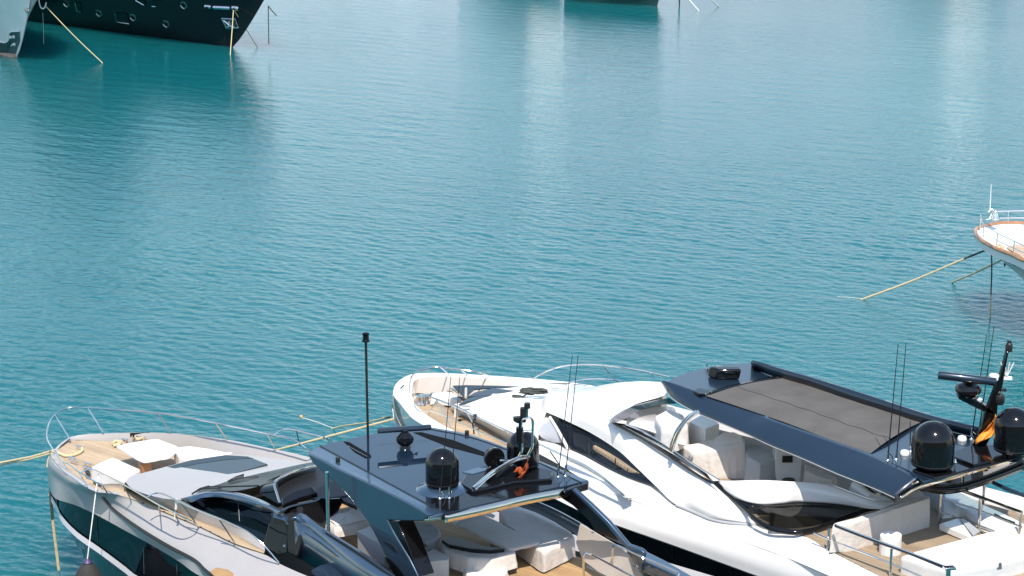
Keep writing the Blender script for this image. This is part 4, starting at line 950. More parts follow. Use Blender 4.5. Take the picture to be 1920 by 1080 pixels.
m = MB().slab(WZ(fC, [(200, 235), (225, 210), (232, 213), (208, 238)], 4.1), V(0, 0, .02)); m.build("cap_vent", M['satin'], R_)
fl_g = MB().loft([WZ(fC, [(575, 228), (585, 235), (600, 250)], 4.5), WZ(fC, [(590, 228), (610, 240), (640, 275)], 4.4)], 6); tag(fl_g.build("pennant", M['hull_green'], solid=.01), "small dark green pennant folded at the white yacht's bow seat", "flag")

# the swooping side band, roof and saloon window
bA = WZ(fD, [(100, 412), (180, 445), (260, 482), (440, 572), (640, 702), (780, 832), (925, 972)], [4.95, 5.0, 5.0, 4.98, 4.92, 4.85, 4.75]) + WZ(fE, [(1070, 545), (1200, 598), (1340, 655), (1500, 680), (1668, 690)], [4.68, 4.66, 4.65, 4.65, 4.66])
bB = WZ(fD, [(150, 368), (250, 405), (360, 455), (560, 545), (770, 680), (950, 805), (1090, 920)], [5.12, 5.2, 5.25, 5.28, 5.22, 5.15, 5.05]) + WZ(fE, [(1180, 500), (1290, 570), (1400, 625), (1520, 660), (1668, 688)], [4.95, 4.88, 4.82, 4.74, 4.68])
bC = WZ(fD, [(230, 335), (360, 390), (480, 440), (600, 490), (820, 610), (1010, 735), (1180, 840)], [5.3, 5.4, 5.45, 5.46, 5.42, 5.34, 5.26]) + WZ(fE, [(1345, 380), (1450, 480), (1560, 575), (1620, 635), (1670, 686)], [5.18, 5.06, 4.93, 4.82, 4.70])
band = skin("side_band", [bA, bB, bC], M['white'], R_, n=60, sub=12, ang=70)
r1 = WZ(fD, [(230, 335), (360, 388), (480, 438), (590, 482)], [5.3, 5.4, 5.45, 5.48])
r2 = WZ(fD, [(260, 285), (420, 310), (600, 340), (760, 355)], [5.3, 5.45, 5.55, 5.6])
r3 = WZ(fD, [(350, 250), (520, 245), (740, 245), (980, 285)], [5.25, 5.45, 5.58, 5.65])
r4 = WZ(fD, [(440, 222), (600, 195), (800, 180), (980, 186)], [5.1, 5.35, 5.5, 5.55])
r0 = WZ(fD, [(150, 368), (130, 340), (110, 320), (90, 300)], 5.1)
skin("cabin_roof", [r1, r2, r3, r4], M['white'], R_, n=24, sub=16, ang=70)
fr_ = [W(fD(150, 368), 5.12), W(fD(230, 335), 5.3), W(fD(260, 285), 5.3), W(fD(350, 250), 5.25), W(fD(440, 222), 5.1)]
frl = [W(fD(100, 412), 4.95), W(fD(60, 350), 4.85), W(fD(90, 295), 4.9), W(fD(200, 250), 4.85), W(fD(330, 225), 4.8)]
frl0 = [q - V(.1, -.05, .35) for q in frl]
skin("cabin_roof_front", [fr_, frl, frl0], M['white'], R_, n=24, sub=10, ang=70)
skin("cabin_roof_edge", [r4, [V(q[0], q[1], 4.2) + FR.s * .3 for q in r4]], M['white'], R_, n=16)
# saloon window: recessed bronze glass with pale blinds inside
wu = [q + FR.s * .10 - V(0, 0, .03) for q in bA[1:7]]
wlw = WZ(fD, [(165, 500), (215, 590), (275, 680), (380, 730), (560, 830), (720, 905), (926, 975)], [4.9, 4.72, 4.55, 4.5, 4.52, 4.6, 4.72])
wlw = [q + FR.s * .06 for q in wlw]
saloon = skin("saloon_window", [wu, wlw], M['pane_dark'], R_, n=40)
skin("window_blind", [[q + FR.s * .25 for q in WZ(fD, [(215, 560), (300, 590), (385, 625), (390, 640), (480, 670), (610, 745), (700, 790), (850, 905)], [4.78, 4.8, 4.82, 4.8, 4.8, 4.78, 4.76, 4.72])], [q + FR.s * .25 for q in WZ(fD, [(265, 680), (330, 700), (385, 725), (390, 727), (480, 780), (610, 845), (740, 900), (880, 960)], 4.5, 4.66)]], M['cloth'], saloon, n=40)
skin("saloon_interior", [[q + FR.s * .8 + V(0, 0, .1) for q in wu], [q + FR.s * .6 - V(0, 0, .25) for q in wlw]], M['wood_dark'], saloon, n=30)
for a, b in (((412, 640), (412, 745)), ((285, 530), (290, 690)), ((610, 760), (610, 850))):
    tube("window_mullion", [W(fD(*a), 4.85) + FR.s * .03, W(fD(*b), 4.52) + FR.s * .03], .016, M['satin'], saloon, n=5)
tube("window_front_frame", cr(WZ(fD, [(125, 450), (180, 540), (225, 620), (262, 690)], [4.95, 4.85, 4.7, 4.5]), 12), .04, M['white'], saloon)
skin("window_quarter", WZ(fD, [(25, 545), (70, 510), (130, 475)], 4.75) and [WZ(fD, [(28, 555), (60, 515), (128, 472)], 4.72, 4.9), WZ(fD, [(60, 600), (120, 580), (190, 560)], 4.6, 4.8), WZ(fD, [(150, 640), (200, 640), (235, 635)], 4.5, 4.62)], M['grey_box'], R_, n=12, sub=6)
# side deck bulge below the saloon window
sA = WZ(fD, [(-60, 470), (20, 560), (150, 640), (270, 690), (380, 740), (560, 838), (740, 920), (926, 980)], [4.45, 4.48, 4.48, 4.47, 4.46, 4.48, 4.54, 4.62]) + WZ(fE, [(1070, 552), (1340, 665), (1668, 698), (1850, 765)], [4.62, 4.62, 4.64, 4.68]) + WZ(fG, [(270, 782), (440, 880), (640, 983), (860, 1093), (1100, 1210)], 4.74)
sB = [a * .5 + b * .5 + V(0, 0, .04) for a, b in zip(cr(sA, 20), cr(WZ(fC, [(1180, 680), (1350, 770), (1500, 850), (1620, 930)], 4.35, 4.45) + WZ(fE, [(560, 448), (1000, 600), (1440, 770), (1900, 940)], 4.5) + WZ(fG, [(400, 1050), (640, 1160), (900, 1280)], 4.5), 20))]
sC = WZ(fC, [(1180, 690), (1350, 780), (1500, 870), (1620, 940)], 4.32, 4.45) + WZ(fE, [(560, 449), (1000, 601), (1440, 771), (1900, 941)], 4.505) + WZ(fG, [(400, 1051), (640, 1161), (900, 1281)], 4.505)
skin("side_deck_moulding", [sA, sB, sC], M['white'], R_, n=60, sub=10, ang=70)
skin("rail_fairing", [WZ(fE, [(250, 195), (480, 290), (620, 350), (725, 385), (742, 420)], 4.75, 4.85), WZ(fE, [(250, 205), (480, 325), (610, 430), (700, 500), (738, 495)], 4.6, 4.65)], M['white'], R_, n=20, solid=.05)
tube("base_trim", cr(WZ(fE, [(1070, 548), (1200, 602), (1345, 660), (1500, 685), (1670, 694)], 4.66), 30), .035, M['grey_box'], R_)
tube("band_trim", cr(WZ(fD, [(600, 492), (800, 600), (1000, 728), (1340, 935), (1400, 930)], [5.5, 5.47, 5.4, 5.22, 5.22]), 40), .035, M['satin'], R_)

# flybridge screen
gl1 = WZ(fD, [(562, 476), (620, 430), (700, 385), (850, 335), (1020, 305)], 5.52, 5.68)
gl2 = WZ(fD, [(610, 492), (690, 462), (790, 400), (900, 365), (1080, 345)], 5.72, 5.9)
skin("fly_windscreen", [gl1, gl2], M['pane_dark'], R_, n=24)
gs1 = WZ(fD, [(605, 488), (720, 555), (900, 655), (1150, 805), (1340, 928)], 5.5, 5.28)
gs2 = WZ(fD, [(690, 500), (800, 545), (960, 640), (1200, 800), (1400, 925)], 5.78, 5.45)
skin("fly_side_screen", [gs1, gs2], M['pane'], R_, n=24)
tube("screen_edge", cr(gs2, 24), .02, M['steel'], R_, n=6)
FLR = 4.75
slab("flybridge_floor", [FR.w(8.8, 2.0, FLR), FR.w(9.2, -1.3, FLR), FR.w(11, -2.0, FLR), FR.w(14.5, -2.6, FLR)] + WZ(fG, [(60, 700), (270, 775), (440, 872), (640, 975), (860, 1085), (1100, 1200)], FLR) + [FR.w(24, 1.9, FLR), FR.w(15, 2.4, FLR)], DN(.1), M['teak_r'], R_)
skin("helm_moulding", [WZ(fD, [(700, 455), (760, 415), (900, 385), (1020, 375), (1060, 385)], 5.55), WZ(fD, [(700, 500), (800, 530), (960, 585), (1100, 650), (1140, 660)], 5.5)], M['white'], R_, n=20, solid=.05)
hs = thing("helm_chair", W(fD(1040, 560), FLR), "large covered helm seat, half in shade, at the front of the white yacht's flybridge", "helm seat")
v, f = cover_mesh(WZ(fD, [(912, 432), (1010, 382), (1120, 420), (1165, 470), (1160, 500), (1060, 540), (960, 520)], 5.9), .6, folds=.01, seed=41, round_=.1, flare=.03); ob("seat_cover", v, f, M['cloth_white'], hs, ang=50)
cn = thing("wet_bar", W(fD(1280, 640), FLR), "white bar cabinet with a black front under the front of the navy hardtop", "cabinet")
MB().slab(WZ(fD, [(1170, 480), (1260, 430), (1365, 470), (1395, 500), (1290, 540), (1195, 495)], 5.75), DN(.95)).build("cabinet", M['white'], cn, bevel=.02)
slab("black_front", WZ(fD, [(1198, 498), (1365, 462), (1370, 600), (1198, 640)], [5.72, 5.72, 5.05, 5.05]), V(.02, .04, 0), M['black'], cn, bevel=.005)
tube("cabinet_handle", WZ(fD, [(1345, 570), (1345, 600)], [5.35, 5.25]), .02, M['steel'], cn)
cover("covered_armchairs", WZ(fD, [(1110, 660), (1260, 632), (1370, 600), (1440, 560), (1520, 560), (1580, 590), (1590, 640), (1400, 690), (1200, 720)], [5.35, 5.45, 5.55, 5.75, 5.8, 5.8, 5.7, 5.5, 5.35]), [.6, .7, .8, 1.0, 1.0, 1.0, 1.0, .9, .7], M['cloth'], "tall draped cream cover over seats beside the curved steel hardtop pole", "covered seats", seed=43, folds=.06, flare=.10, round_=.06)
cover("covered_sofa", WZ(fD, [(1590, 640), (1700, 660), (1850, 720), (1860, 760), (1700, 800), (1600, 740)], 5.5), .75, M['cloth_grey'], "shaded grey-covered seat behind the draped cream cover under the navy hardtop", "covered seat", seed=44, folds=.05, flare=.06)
fr2 = thing("refrigerator_cabinet", W(fG(150, 360), FLR), "tall white cabinet with a small black panel under the navy hardtop", "cabinet")
cbq = W(fG(150, 375), 4.95); kx = mpp(cbq)
MB().box(cbq + V(0, .35, .35), V(.33, 0, 0), V(0, .3, 0), V(0, 0, .75)).build("cabinet", M['white'], fr2, bevel=.02)
pq = WY(fG(145, 203), cbq[1] + .04); MB().box(pq, V(.13, 0, 0), V(0, .02, 0), V(0, 0, .085)).build("black_panel", M['satin'], fr2)
cover("covered_bench", WZ(fG, [(275, 235), (430, 300), (520, 345), (490, 360), (380, 340), (275, 290)], 5.35), .35, M['cloth'], "pale covered bench glimpsed between the white cabinet and the hardtop's edge", "covered seat", seed=45)
tag(slab("dark_stool", [W(fG(155 + 50 * math.cos(a), 352 + 14 * math.sin(a)), 5.3) for a in np.linspace(0, 6.28, 18)[:-1]], DN(.35), M['satin'], None, bevel=.02), "dark round stool top in front of the tall white cabinet", "stool")
m = MB().tube(cr([WY(fD(*p), 50.6) for p in [(1245, 405), (1190, 440), (1130, 500), (1080, 575), (1052, 650), (1040, 705)]], 30), .045, 10)
sp = m.build("curved_pole", M['steel'], R_)
MB().tube(cr([WY(fD(*p), 50.75) for p in [(1225, 405), (1160, 445), (1105, 505), (1060, 575), (1038, 640), (1030, 690)]], 30), .035, 10).build("curved_pole", M['steel'], R_)

# navy hardtop
HR = 6.7
def HT(f, P, dz=0.0): return [W(f(*p), HR + dz) for p in P]
t_front = HT(fD, [(1000, 182), (1080, 140), (1180, 105), (1300, 75), (1430, 55), (1550, 46), (1640, 44)])
t_far = HT(fF, [(0, 262), (150, 318), (600, 460), (900, 555), (1180, 645), (1570, 745)], .0)
t_aft = HT(fG, [(1900, 165), (1560, 262), (1400, 300), (1260, 345), (1165, 372)])
t_near = HT(fD, [(1000, 182), (1150, 232), (1300, 285), (1500, 350), (1700, 420), (1920, 505)]) + HT(fF, [(200, 690), (420, 765), (600, 828), (760, 885)]) + HT(fG, [(900, 222), (1060, 290)])
ol = cr(t_front, 20) + cr([t_front[-1]] + t_far, 14)[1:] + t_aft + cr(t_near, 20)[::-1][:-1]
htr = MB().slab(ol, DN(.10)).build("hardtop", M['navy_dark'], R_, bevel=.02)
# near fascia: leaning band from the roof edge down to the lower lip
f_lo = WZ(fD, [(960, 180), (1000, 250), (1035, 300), (1200, 402), (1400, 490), (1600, 575)], [6.62, 6.5, 6.42, 6.35, 6.35, 6.35]) + WZ(fG, [(0, 92), (250, 195), (500, 305), (800, 425), (950, 492)], 6.32)
f_up = [q + V(0, 0, .012) for q in HT(fD, [(985, 180), (1080, 210), (1210, 255), (1330, 295), (1560, 372), (1740, 438)]) + HT(fF, [(0, 615), (300, 725), (560, 815), (760, 885)]) + HT(fG, [(1130, 345)])]
f_md = [a * .5 + b * .5 - FR.s * .07 for a, b in zip(cr(f_up, 24), cr(f_lo, 24))]
skin("hardtop_fascia", [f_up, f_md, f_lo], M['navy_dark'], htr, n=50, sub=9, solid=.03, ang=60)
skin("hardtop_underside", [f_lo, [q + FR.s * 1.1 * min(1, i * .3) + V(0, 0, .20 * min(1, i * .3)) for i, q in enumerate(f_lo)]], M['white'], htr, n=40)
tube("lower_lip", cr([q - FR.s * .01 for q in f_lo], 40), .012, M['grey_box'], htr, n=6)
# far upstand
u_t = HT(fD, [(1636, 30)], .28) + HT(fF, [(0, 220), (300, 305), (600, 395), (900, 492), (1200, 590), (1580, 690)], .28)
u_b = HT(fD, [(1640, 58)], .02) + HT(fF, [(0, 283), (300, 370), (600, 473), (900, 568), (1180, 657), (1580, 757)], .02)
skin("hardtop_upstand", [u_t, u_b], M['navy_dark'], htr, n=30, solid=.08)
# canvas, slightly sagging between battens
cn_n = HT(fD, [(1292, 288), (1600, 390), (1920, 500)], .02) + HT(fF, [(400, 752), (770, 880)], .02)
cn_f = HT(fD, [(1890, 142)], .02) + HT(fF, [(150, 310), (600, 455), (900, 552), (1160, 640)], .02)
cf_ = cr(cn_n, 60); cg = cr(cn_f, 60); grid = []
for j in range(25):
    t = j / 24; row = []
    for i in range(60):
        q = cf_[i] * (1 - t) + cg[i] * t
        s1 = i / 59
        row.append(q + V(0, 0, .014 * math.sin(s1 * 38 + 2 * math.sin(t * 3)) * math.sin(math.pi * t) * (.4 + s1) + .05 * math.sin(math.pi * t) - .0))
    grid.append(row)
canvas = MB().loft(grid, spline=False).build("canvas_roof", M['bimini'], htr, ang=80)
sm = [q + V(0, 0, .004) for q in grid[9]]
tube("canvas_seam", sm, .006, M['satin'], htr, n=4)
skin("canvas_bar", [HT(fD, [(1320, 262), (1500, 212), (1700, 168), (1890, 132)], .05), HT(fD, [(1325, 275), (1505, 228), (1705, 184), (1895, 146)], .05)], M['black'], htr, n=20, solid=.05)
slab("canvas_motor_box", HT(fD, [(1200, 250), (1245, 228), (1340, 250), (1312, 275), (1240, 272)], .05), DN(.06), M['black'], htr, bevel=.01)
hb = W(fD(1435, 160), HR); kh = mpp(hb)
hn = MB().slab([hb + V(-.45, .2, .0), hb + V(.35, .2, 0), hb + V(.38, -.1, 0), hb + V(-.25, -.1, 0)], V(.05, 0, .28)).build("roof_horn", M['black'], htr, bevel=.05)
slab("horn_cap", [WY(fD(*p), hb[1] + d) for p, d in (((1352, 78), .3), ((1380, 72), .45), ((1515, 112), .3), ((1512, 128), -.1), ((1440, 125), -.2), ((1390, 108), .0))], V(0, .0, .06), M['black'], hn, bevel=.03)
q = W(fD(1300, 95), HR); m = MB().lathe(q, [(.06, 0), (.06, .05), (.02, .08), (.02, .2), (.001, .2)], 10).tube([q + V(.2, 0, 0), q + V(.2, 0, .1)], .04, 8); m.build("roof_fitting", M['steel'], htr)
# aft edge strip and curved beam beneath
ae = WZ(fG, [(985, 492), (1060, 440), (1180, 380), (1250, 345), (1400, 300), (1560, 262), (1750, 212), (1930, 165)], [6.32, 6.4, 6.52, 6.58, 6.62, 6.64, 6.64, 6.64])
ab = [q + DN(.10) + V(0, .02, 0) for q in ae]
ab = WZ(fG, [(1000, 495), (1100, 445), (1200, 405), (1250, 390), (1420, 345), (1570, 298), (1760, 245), (1930, 195)], [6.3, 6.32, 6.4, 6.45, 6.48, 6.5, 6.5, 6.5])
skin("aft_edge", [ae, ab], M['steel_strip'], htr, n=40, solid=.03)
skin("aft_edge_top", [[q + V(0, .12, .02) for q in ae], ae], M['black'], htr, n=40, solid=.03)
bm1 = WZ(fG, [(1140, 425), (1200, 415), (1300, 420), (1420, 410), (1560, 372), (1750, 305), (1930, 232)], 6.0); bm2 = WZ(fG, [(1150, 432), (1220, 442), (1320, 455), (1440, 442), (1580, 402), (1760, 338), (1930, 272)], 5.85)
skin("aft_beam", [bm1, bm2], M['black'], htr, n=30, solid=.1)
skin("aft_underside", [ab[1:], bm1], M['glass'], htr, n=30)
# roof gear
def whipR(p, tip, r=.018): whip(W(p, HR), tip, R_, r)
whipR(fF(897, 940), (1684, 645)); whipR(fF(962, 930), (1699, 642)); whipR(fF(1525, 775), (1850, 628)); whipR(fF(1570, 800), (1864, 611))
whip(W(fF(1068, 870), HR), fF(1066, 638), R_, .02)
for p in ((1025, 888), (1455, 780)):
    q = W(fF(*p), HR); MB().lathe(q, [(.11, 0), (.11, .05), (.09, .09), (.04, .11), (.001, .11)], 18).build("antenna_puck", M['plastic'], R_)
D1 = W(fF(1230, 970), HR + .10); D2 = W(fF(1835, 860), HR + .15)
dome("satellite_dome", D1, 40, 86, M['black'], R_, neck=(20, 14)); dome("satellite_dome", D2, 36, 84, M['black'], R_, neck=(19, 14))
slab("equipment_deck", HT(fF, [(1130, 1020), (1080, 1000), (1380, 870), (1540, 810), (1720, 820), (1930, 830), (1930, 900), (1560, 985), (1380, 1035), (1250, 1060)], .05), DN(.05), M['black'], R_, bevel=.02)
slab("equipment_box", HT(fF, [(1395, 905), (1500, 870), (1620, 900), (1680, 930), (1545, 965)], .12), DN(.08), M['black'], R_, bevel=.02)
q = W(fF(1400, 1000), HR); MB().lathe(q, [(.05, 0), (.02, .03), (.02, .14), (.05, .17), (.02, .25), (.001, .26)], 10).build("deck_fitting", M['steel'], R_)
ym = W(fF(1600, 830), HR)[1]
mst = MB().slab([WY(fF(*p), ym) for p in [(1535, 815), (1600, 690), (1625, 580), (1650, 520), (1700, 390), (1740, 300), (1790, 115), (1808, 118), (1780, 260), (1760, 380), (1725, 510), (1720, 590), (1690, 720), (1640, 820)]], V(0, .16, 0)).build("radar_mast", M['black'], R_, bevel=.02)
m = MB().lathe(WY(fF(1806, 118), ym + .08), [(.06, 0), (.085, .02), (.085, .16), (.07, .2), (.05, .22), (.05, .27), (.001, .27)], 14); m.build("masthead_light", M['satin'], mst)
slab("radar_bracket", [WY(fF(*p), ym) for p in [(1425, 445), (1440, 440), (1560, 480), (1690, 555), (1700, 590), (1640, 580), (1500, 510), (1432, 475)]], V(0, .3, 0), M['black'], mst, bevel=.03)
rc = WY(fF(1500, 455), ym + .15)
scn = MB().lathe(rc, [(.16, 0), (.24, .05), (.31, .15), (.31, .22), (.26, .3), (.14, .34), (.13, .42)], 28).build("radar_scanner", M['black'], R_)
a = WY(fF(1275, 292), ym + .05); b = WY(fF(1710, 345), ym - .1)
MB().tube([a, a + (b - a) * .02, b + (a - b) * .02, b], [.085, .1, .1, .085], 10).build("scanner_bar", M['navy_dark'], scn)
q = WY(fF(1695, 312), ym + .1); MB().lathe(q, [(.12, -.04), (.12, .05), (.1, .08), (.001, .09)], 16).build("antenna_puck", M['plastic'], mst)
q = WY(fF(1580, 482), ym + .1); MB().lathe(q, [(.001, -.07), (.07, -.05), (.09, .03), (.04, .07)], 12).build("bracket_lamp", M['plastic'], mst)
q = WY(fF(1790, 310), ym + .1); m = MB()
for dx in (-.16, -.06, .05, .15): m.tube([q, q + V(dx, 0, .36)], .014, 5)
m.box(q - V(0, 0, .02), V(.12, 0, 0), V(0, .06, 0), V(0, 0, .03)); m.build("wind_sensor", M['plastic'], mst)
m = MB().tube([WY(fF(1740, 405), ym + .08), WY(fF(1785, 408), ym + .08)], .035, 8).tube([WY(fF(1775, 395), ym + .08), WY(fF(1775, 412), ym + .08)], .045, 8); m.build("side_lamp", M['satin'], mst)
m = MB().lathe(WY(fF(1735, 510), ym + .05), [(.1, 0), (.12, .05), (.12, .2), (.1, .24), (.001, .24)], 14); m.build("mast_lamp", M['satin'], mst)
fg = []
edge1 = cr([WY(fF(*p), ym - .12) for p in [(1703, 585), (1690, 620), (1640, 690), (1585, 750), (1552, 790)]], 14)
edge2 = cr([WY(fF(*p), ym - .2) for p in [(1703, 585), (1703, 650), (1695, 745), (1640, 770), (1555, 805)]], 14)
for j in range(7):
    t = j / 6; fg.append([a * (1 - t) + b * t + V(0, -.12 * math.sin(math.pi * t) * math.sin(i * .6 + 1.2) - .05 * math.sin(t * 9 + i * .4), 0) for i, (a, b) in enumerate(zip(edge1, edge2))])
tag(MB().loft(fg, spline=False).build("ensign", M['orange'], solid=.008, ang=80), "bright orange flag draped on the black radar mast of the white yacht", "flag")

# near wing: white coaming over leaf-shaped dark glass
n_up = WZ(fE, [(1405, 365), (1480, 368), (1600, 364), (1750, 363), (1920, 372)], [5.3, 5.42, 5.5, 5.54, 5.56]) + WZ(fG, [(240, 375), (450, 395), (620, 455), (780, 510), (945, 536)], [5.54, 5.5, 5.4, 5.28, 5.18])
n_lo = WZ(fE, [(1412, 385), (1440, 440), (1560, 510), (1700, 540), (1880, 535)], [5.22, 5.15, 5.1, 5.08, 5.08]) + WZ(fG, [(200, 525), (380, 528), (560, 545), (760, 575), (850, 582)], 5.08)
n_md = [a * .6 + b * .4 - FR.s * .08 for a, b in zip(cr(n_up, 24), cr(n_lo, 24))]
wing = skin("wing_coaming", [n_up, n_md, n_lo], M['white'], R_, n=50, sub=9, solid=.02, ang=60)
skin("wing_coaming_top", [n_up, [q + FR.s * .16 - V(0, 0, .05) for q in n_up]], M['white'], wing, n=40)
l_lo = WZ(fE, [(1345, 380), (1430, 470), (1560, 580), (1680, 690), (1790, 745), (1900, 765)], [5.18, 5.05, 4.95, 4.86, 4.82, 4.80]) + WZ(fG, [(200, 772), (340, 752), (480, 700), (620, 645), (760, 595), (850, 584)], [4.80, 4.80, 4.84, 4.88, 4.95, 5.04])
fr_lo = [q for q in l_lo]
skin("wing_frame", [[q + FR.s * .02 for q in n_lo], [a * .9 + b * .1 + FR.s * .02 for a, b in zip(cr(n_lo, 30), cr(l_lo, 30))]], M['black'], wing, n=50)
skin("wing_frame_lower", [l_lo, [q + V(0, .03, .11) + FR.s * .03 for q in l_lo]], M['black'], wing, n=50, solid=.04)
skin("wing_frame_front", [WZ(fE, [(1345, 380), (1430, 470), (1560, 580)], [5.2, 5.05, 4.92]), WZ(fE, [(1408, 385), (1460, 470), (1700, 560)], [5.2, 5.12, 5.06])], M['black'], wing, n=14, solid=.03)
g_up = WZ(fE, [(1630, 582), (1720, 575), (1840, 567)], 5.02) + WZ(fG, [(0, 570), (160, 558), (400, 548), (600, 560), (735, 572)], 5.03)
g_lo = WZ(fE, [(1630, 584), (1700, 655), (1800, 705)], [5.0, 4.93, 4.88]) + WZ(fG, [(0, 715), (120, 728), (300, 715), (480, 672), (735, 578)], [4.87, 4.86, 4.87, 4.9, 5.0])
skin("wing_glass", [[q + FR.s * .04 for q in g_up], [q + FR.s * .05 for q in g_lo]], M['pane_dark'], wing, n=40)
for p in ((620, 380, 700, 440), (750, 440, 830, 490)):
    slab("bracket_plate", [q + FR.s * .05 for q in WZ(fG, [(p[0] + 10, p[1]), (p[2], p[1] + 35), (p[2] - 10, p[3] + 15), (p[0], p[1] + 50)], [5.75, 5.75, 5.5, 5.5])], FR.s * .04, M['white'], wing, bevel=.005)
slab("bracket_bolt", [q + FR.s * .1 for q in WZ(fG, [(706, 412), (752, 428), (742, 462), (704, 446)], [5.7, 5.7, 5.52, 5.52])], FR.s * .03, M['satin'], wing, bevel=.005)
slab("bracket_bolt", [q + FR.s * .1 for q in WZ(fG, [(835, 458), (855, 466), (848, 495), (828, 488)], [5.62, 5.62, 5.48, 5.48])], FR.s * .03, M['satin'], wing, bevel=.005)
skin("wing_clear_glass", [[q + FR.s * .05 for q in WZ(fG, [(620, 378), (800, 450), (960, 505)], 5.95, 5.7)], [q + FR.s * .05 for q in WZ(fG, [(600, 440), (800, 515), (940, 532)], 5.45, 5.25)]], M['pane'], wing, n=12)

# aft flybridge: furniture, rails
cover("covered_sofa", WZ(fG, [(480, 712), (640, 685), (900, 600), (1218, 496), (1205, 472), (900, 565), (640, 648), (490, 685)], [5.4, 5.42, 5.45, 5.48, 5.48, 5.45, 5.42, 5.4]), [.62, .68, .72, .74, .74, .72, .68, .62], M['cloth'], "long cream-covered sofa back on the white yacht's aft deck, behind the round covered stool", "covered sofa", seed=51, folds=.035, flare=.05)
cover("round_stool", [W(fG(922 + 82 * math.cos(a), 768 + 28 * math.sin(a)), 5.2) for a in np.linspace(0, 6.28, 28)[:-1]], .58, M['cloth_white'], "small round white-covered stool standing on the white yacht's aft teak deck", "covered stool", seed=52, folds=.012, flare=.01, round_=.025)
cover("covered_sunbed", WZ(fG, [(995, 935), (1090, 900), (1400, 815), (1680, 745), (1760, 760), (1930, 850), (1930, 930), (1700, 990), (1370, 1040), (1150, 985)], 5.15), .55, M['cloth_white'], "broad flat white-covered sunbed at the lower right corner of the white yacht's aft deck", "covered sunbed", seed=53, folds=.008, flare=.0, round_=.04, n=200)
def bar(name, pts, zs, r, mt, par=R_): return tube(name, cr([W(fG(*p), z) for p, z in zip(pts, zs)], 24), r, mt, par)
bar("fly_rail", [(505, 702), (760, 800), (1050, 905), (1335, 1022)], [5.5] * 4, .04, M['black'])
bar("fly_rail", [(515, 698), (760, 792), (1050, 897), (1345, 1014)], [5.53] * 4, .018, M['steel'])
bar("fly_rail", [(345, 757), (560, 845), (920, 985), (1150, 1085)], [5.05] * 4, .022, M['steel'])
for t, b in (((458, 722), (448, 895)), ((928, 880), (918, 1095))):
    q = W(fG(*b), 4.72); tube("rail_post", [q, WY(fG(*t), q[1])], .034, M['steel'], R_, n=10)
bar("fly_rail", [(1300, 385), (1500, 455), (1700, 530), (1905, 605)], [5.75] * 4, .045, M['steel'])
bar("fly_rail", [(1300, 495), (1500, 560), (1700, 630), (1905, 715)], [5.3] * 4, .022, M['steel'])
bar("fly_rail", [(1290, 600), (1500, 670), (1700, 745)], [4.95] * 3, .022, M['steel'])
bar("fly_rail", [(1690, 380), (1800, 430), (1930, 480)], [5.9] * 3, .05, M['navy'])
for t, b in (((1297, 385), (1287, 690)), ((1593, 490), (1580, 770)), ((1622, 400), (1612, 575)), ((1895, 600), (1885, 815))):
    q = W(fG(*b), 4.75); tube("rail_post", [q, WY(fG(*t), q[1])], .036, M['steel'], R_, n=10)
hk = W(fG(1360, 1020), 5.55)
MB().box(hk, V(.12, .02, 0), V(-.02, .08, 0), V(0, 0, .03)).box(hk + V(-.02, 0, -.25), V(.05, 0, 0), V(0, .04, 0), V(0, 0, .22)).build("rail_latch", M['steel'], R_, bevel=.01)
tag(slab("sunbed_strap", WZ(fG, [(1730, 985), (1752, 978), (1760, 1090), (1735, 1095)], [5.2, 5.2, 4.7, 4.7]), V(0, .03, 0), M['grey_box'], None, bevel=.004), "grey strap holding down the white sunbed cover at the lower right", "strap")
fb1 = WZ(fG, [(1330, 450), (1420, 455), (1600, 545), (1780, 625), (1930, 700)], 5.0); fb2 = WZ(fG, [(1300, 480), (1350, 520), (1550, 610), (1700, 670), (1930, 760)], 4.95); fb3 = WZ(fG, [(1300, 650), (1450, 640), (1600, 740), (1760, 800), (1930, 880)], 4.76)
skin("far_bulwark", [fb1, fb2, fb3], M['white'], R_, n=30, solid=.04, ang=50)
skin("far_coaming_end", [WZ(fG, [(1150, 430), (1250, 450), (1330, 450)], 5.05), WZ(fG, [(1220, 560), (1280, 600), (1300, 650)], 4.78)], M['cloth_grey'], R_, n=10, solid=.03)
slab("deck_locker", WZ(fG, [(1285, 690), (1440, 640), (1560, 760), (1520, 790)], [4.95, 4.95, 4.9, 4.9]), DN(.15), M['white'], R_, bevel=.01)
slab("locker_recess", WZ(fG, [(1440, 650), (1470, 648), (1590, 740), (1540, 775)], 4.97), DN(.03), M['grey_box'], R_, bevel=.004)
bar("bulwark_slot", [(1700, 615), (1760, 645), (1850, 680)], [5.02] * 3, .02, M['satin'])
bar("deck_slot", [(545, 955), (700, 1020), (860, 1085)], [4.62] * 3, .018, M['satin'])

# bow rails of the white yacht
def railR(P, zs, r=.022, f=fC): return tube("bow_rail", cr([W(f(*p), z) for p, z in zip(P, zs)], 70), r, M['steel'], R_, n=8)
railR([(268, 262), (275, 190), (290, 140), (330, 105), (400, 85), (480, 72), (560, 80), (680, 95), (780, 112), (868, 136)], [4.12, 4.5, 4.75, 4.85, 4.88, 4.9, 4.9, 4.88, 4.8, 4.45])
railR([(1198, 162), (1260, 125), (1330, 92), (1420, 66), (1540, 55), (1700, 56), (1900, 82), (2060, 110), (2220, 148)], [4.47, 4.75, 5.0, 5.1, 5.15, 5.18, 5.18, 5.1, 5.0])
railR([(1470, 187), (1560, 168), (1680, 160), (1800, 168), (1900, 185)], [4.5, 4.62, 4.65, 4.62, 4.5])
railR([(305, 318), (320, 295), (355, 280), (400, 287), (560, 347), (760, 438), (990, 545), (1240, 652)], [4.2, 4.6, 4.85, 4.9, 4.95, 5.0, 5.02, 5.02])
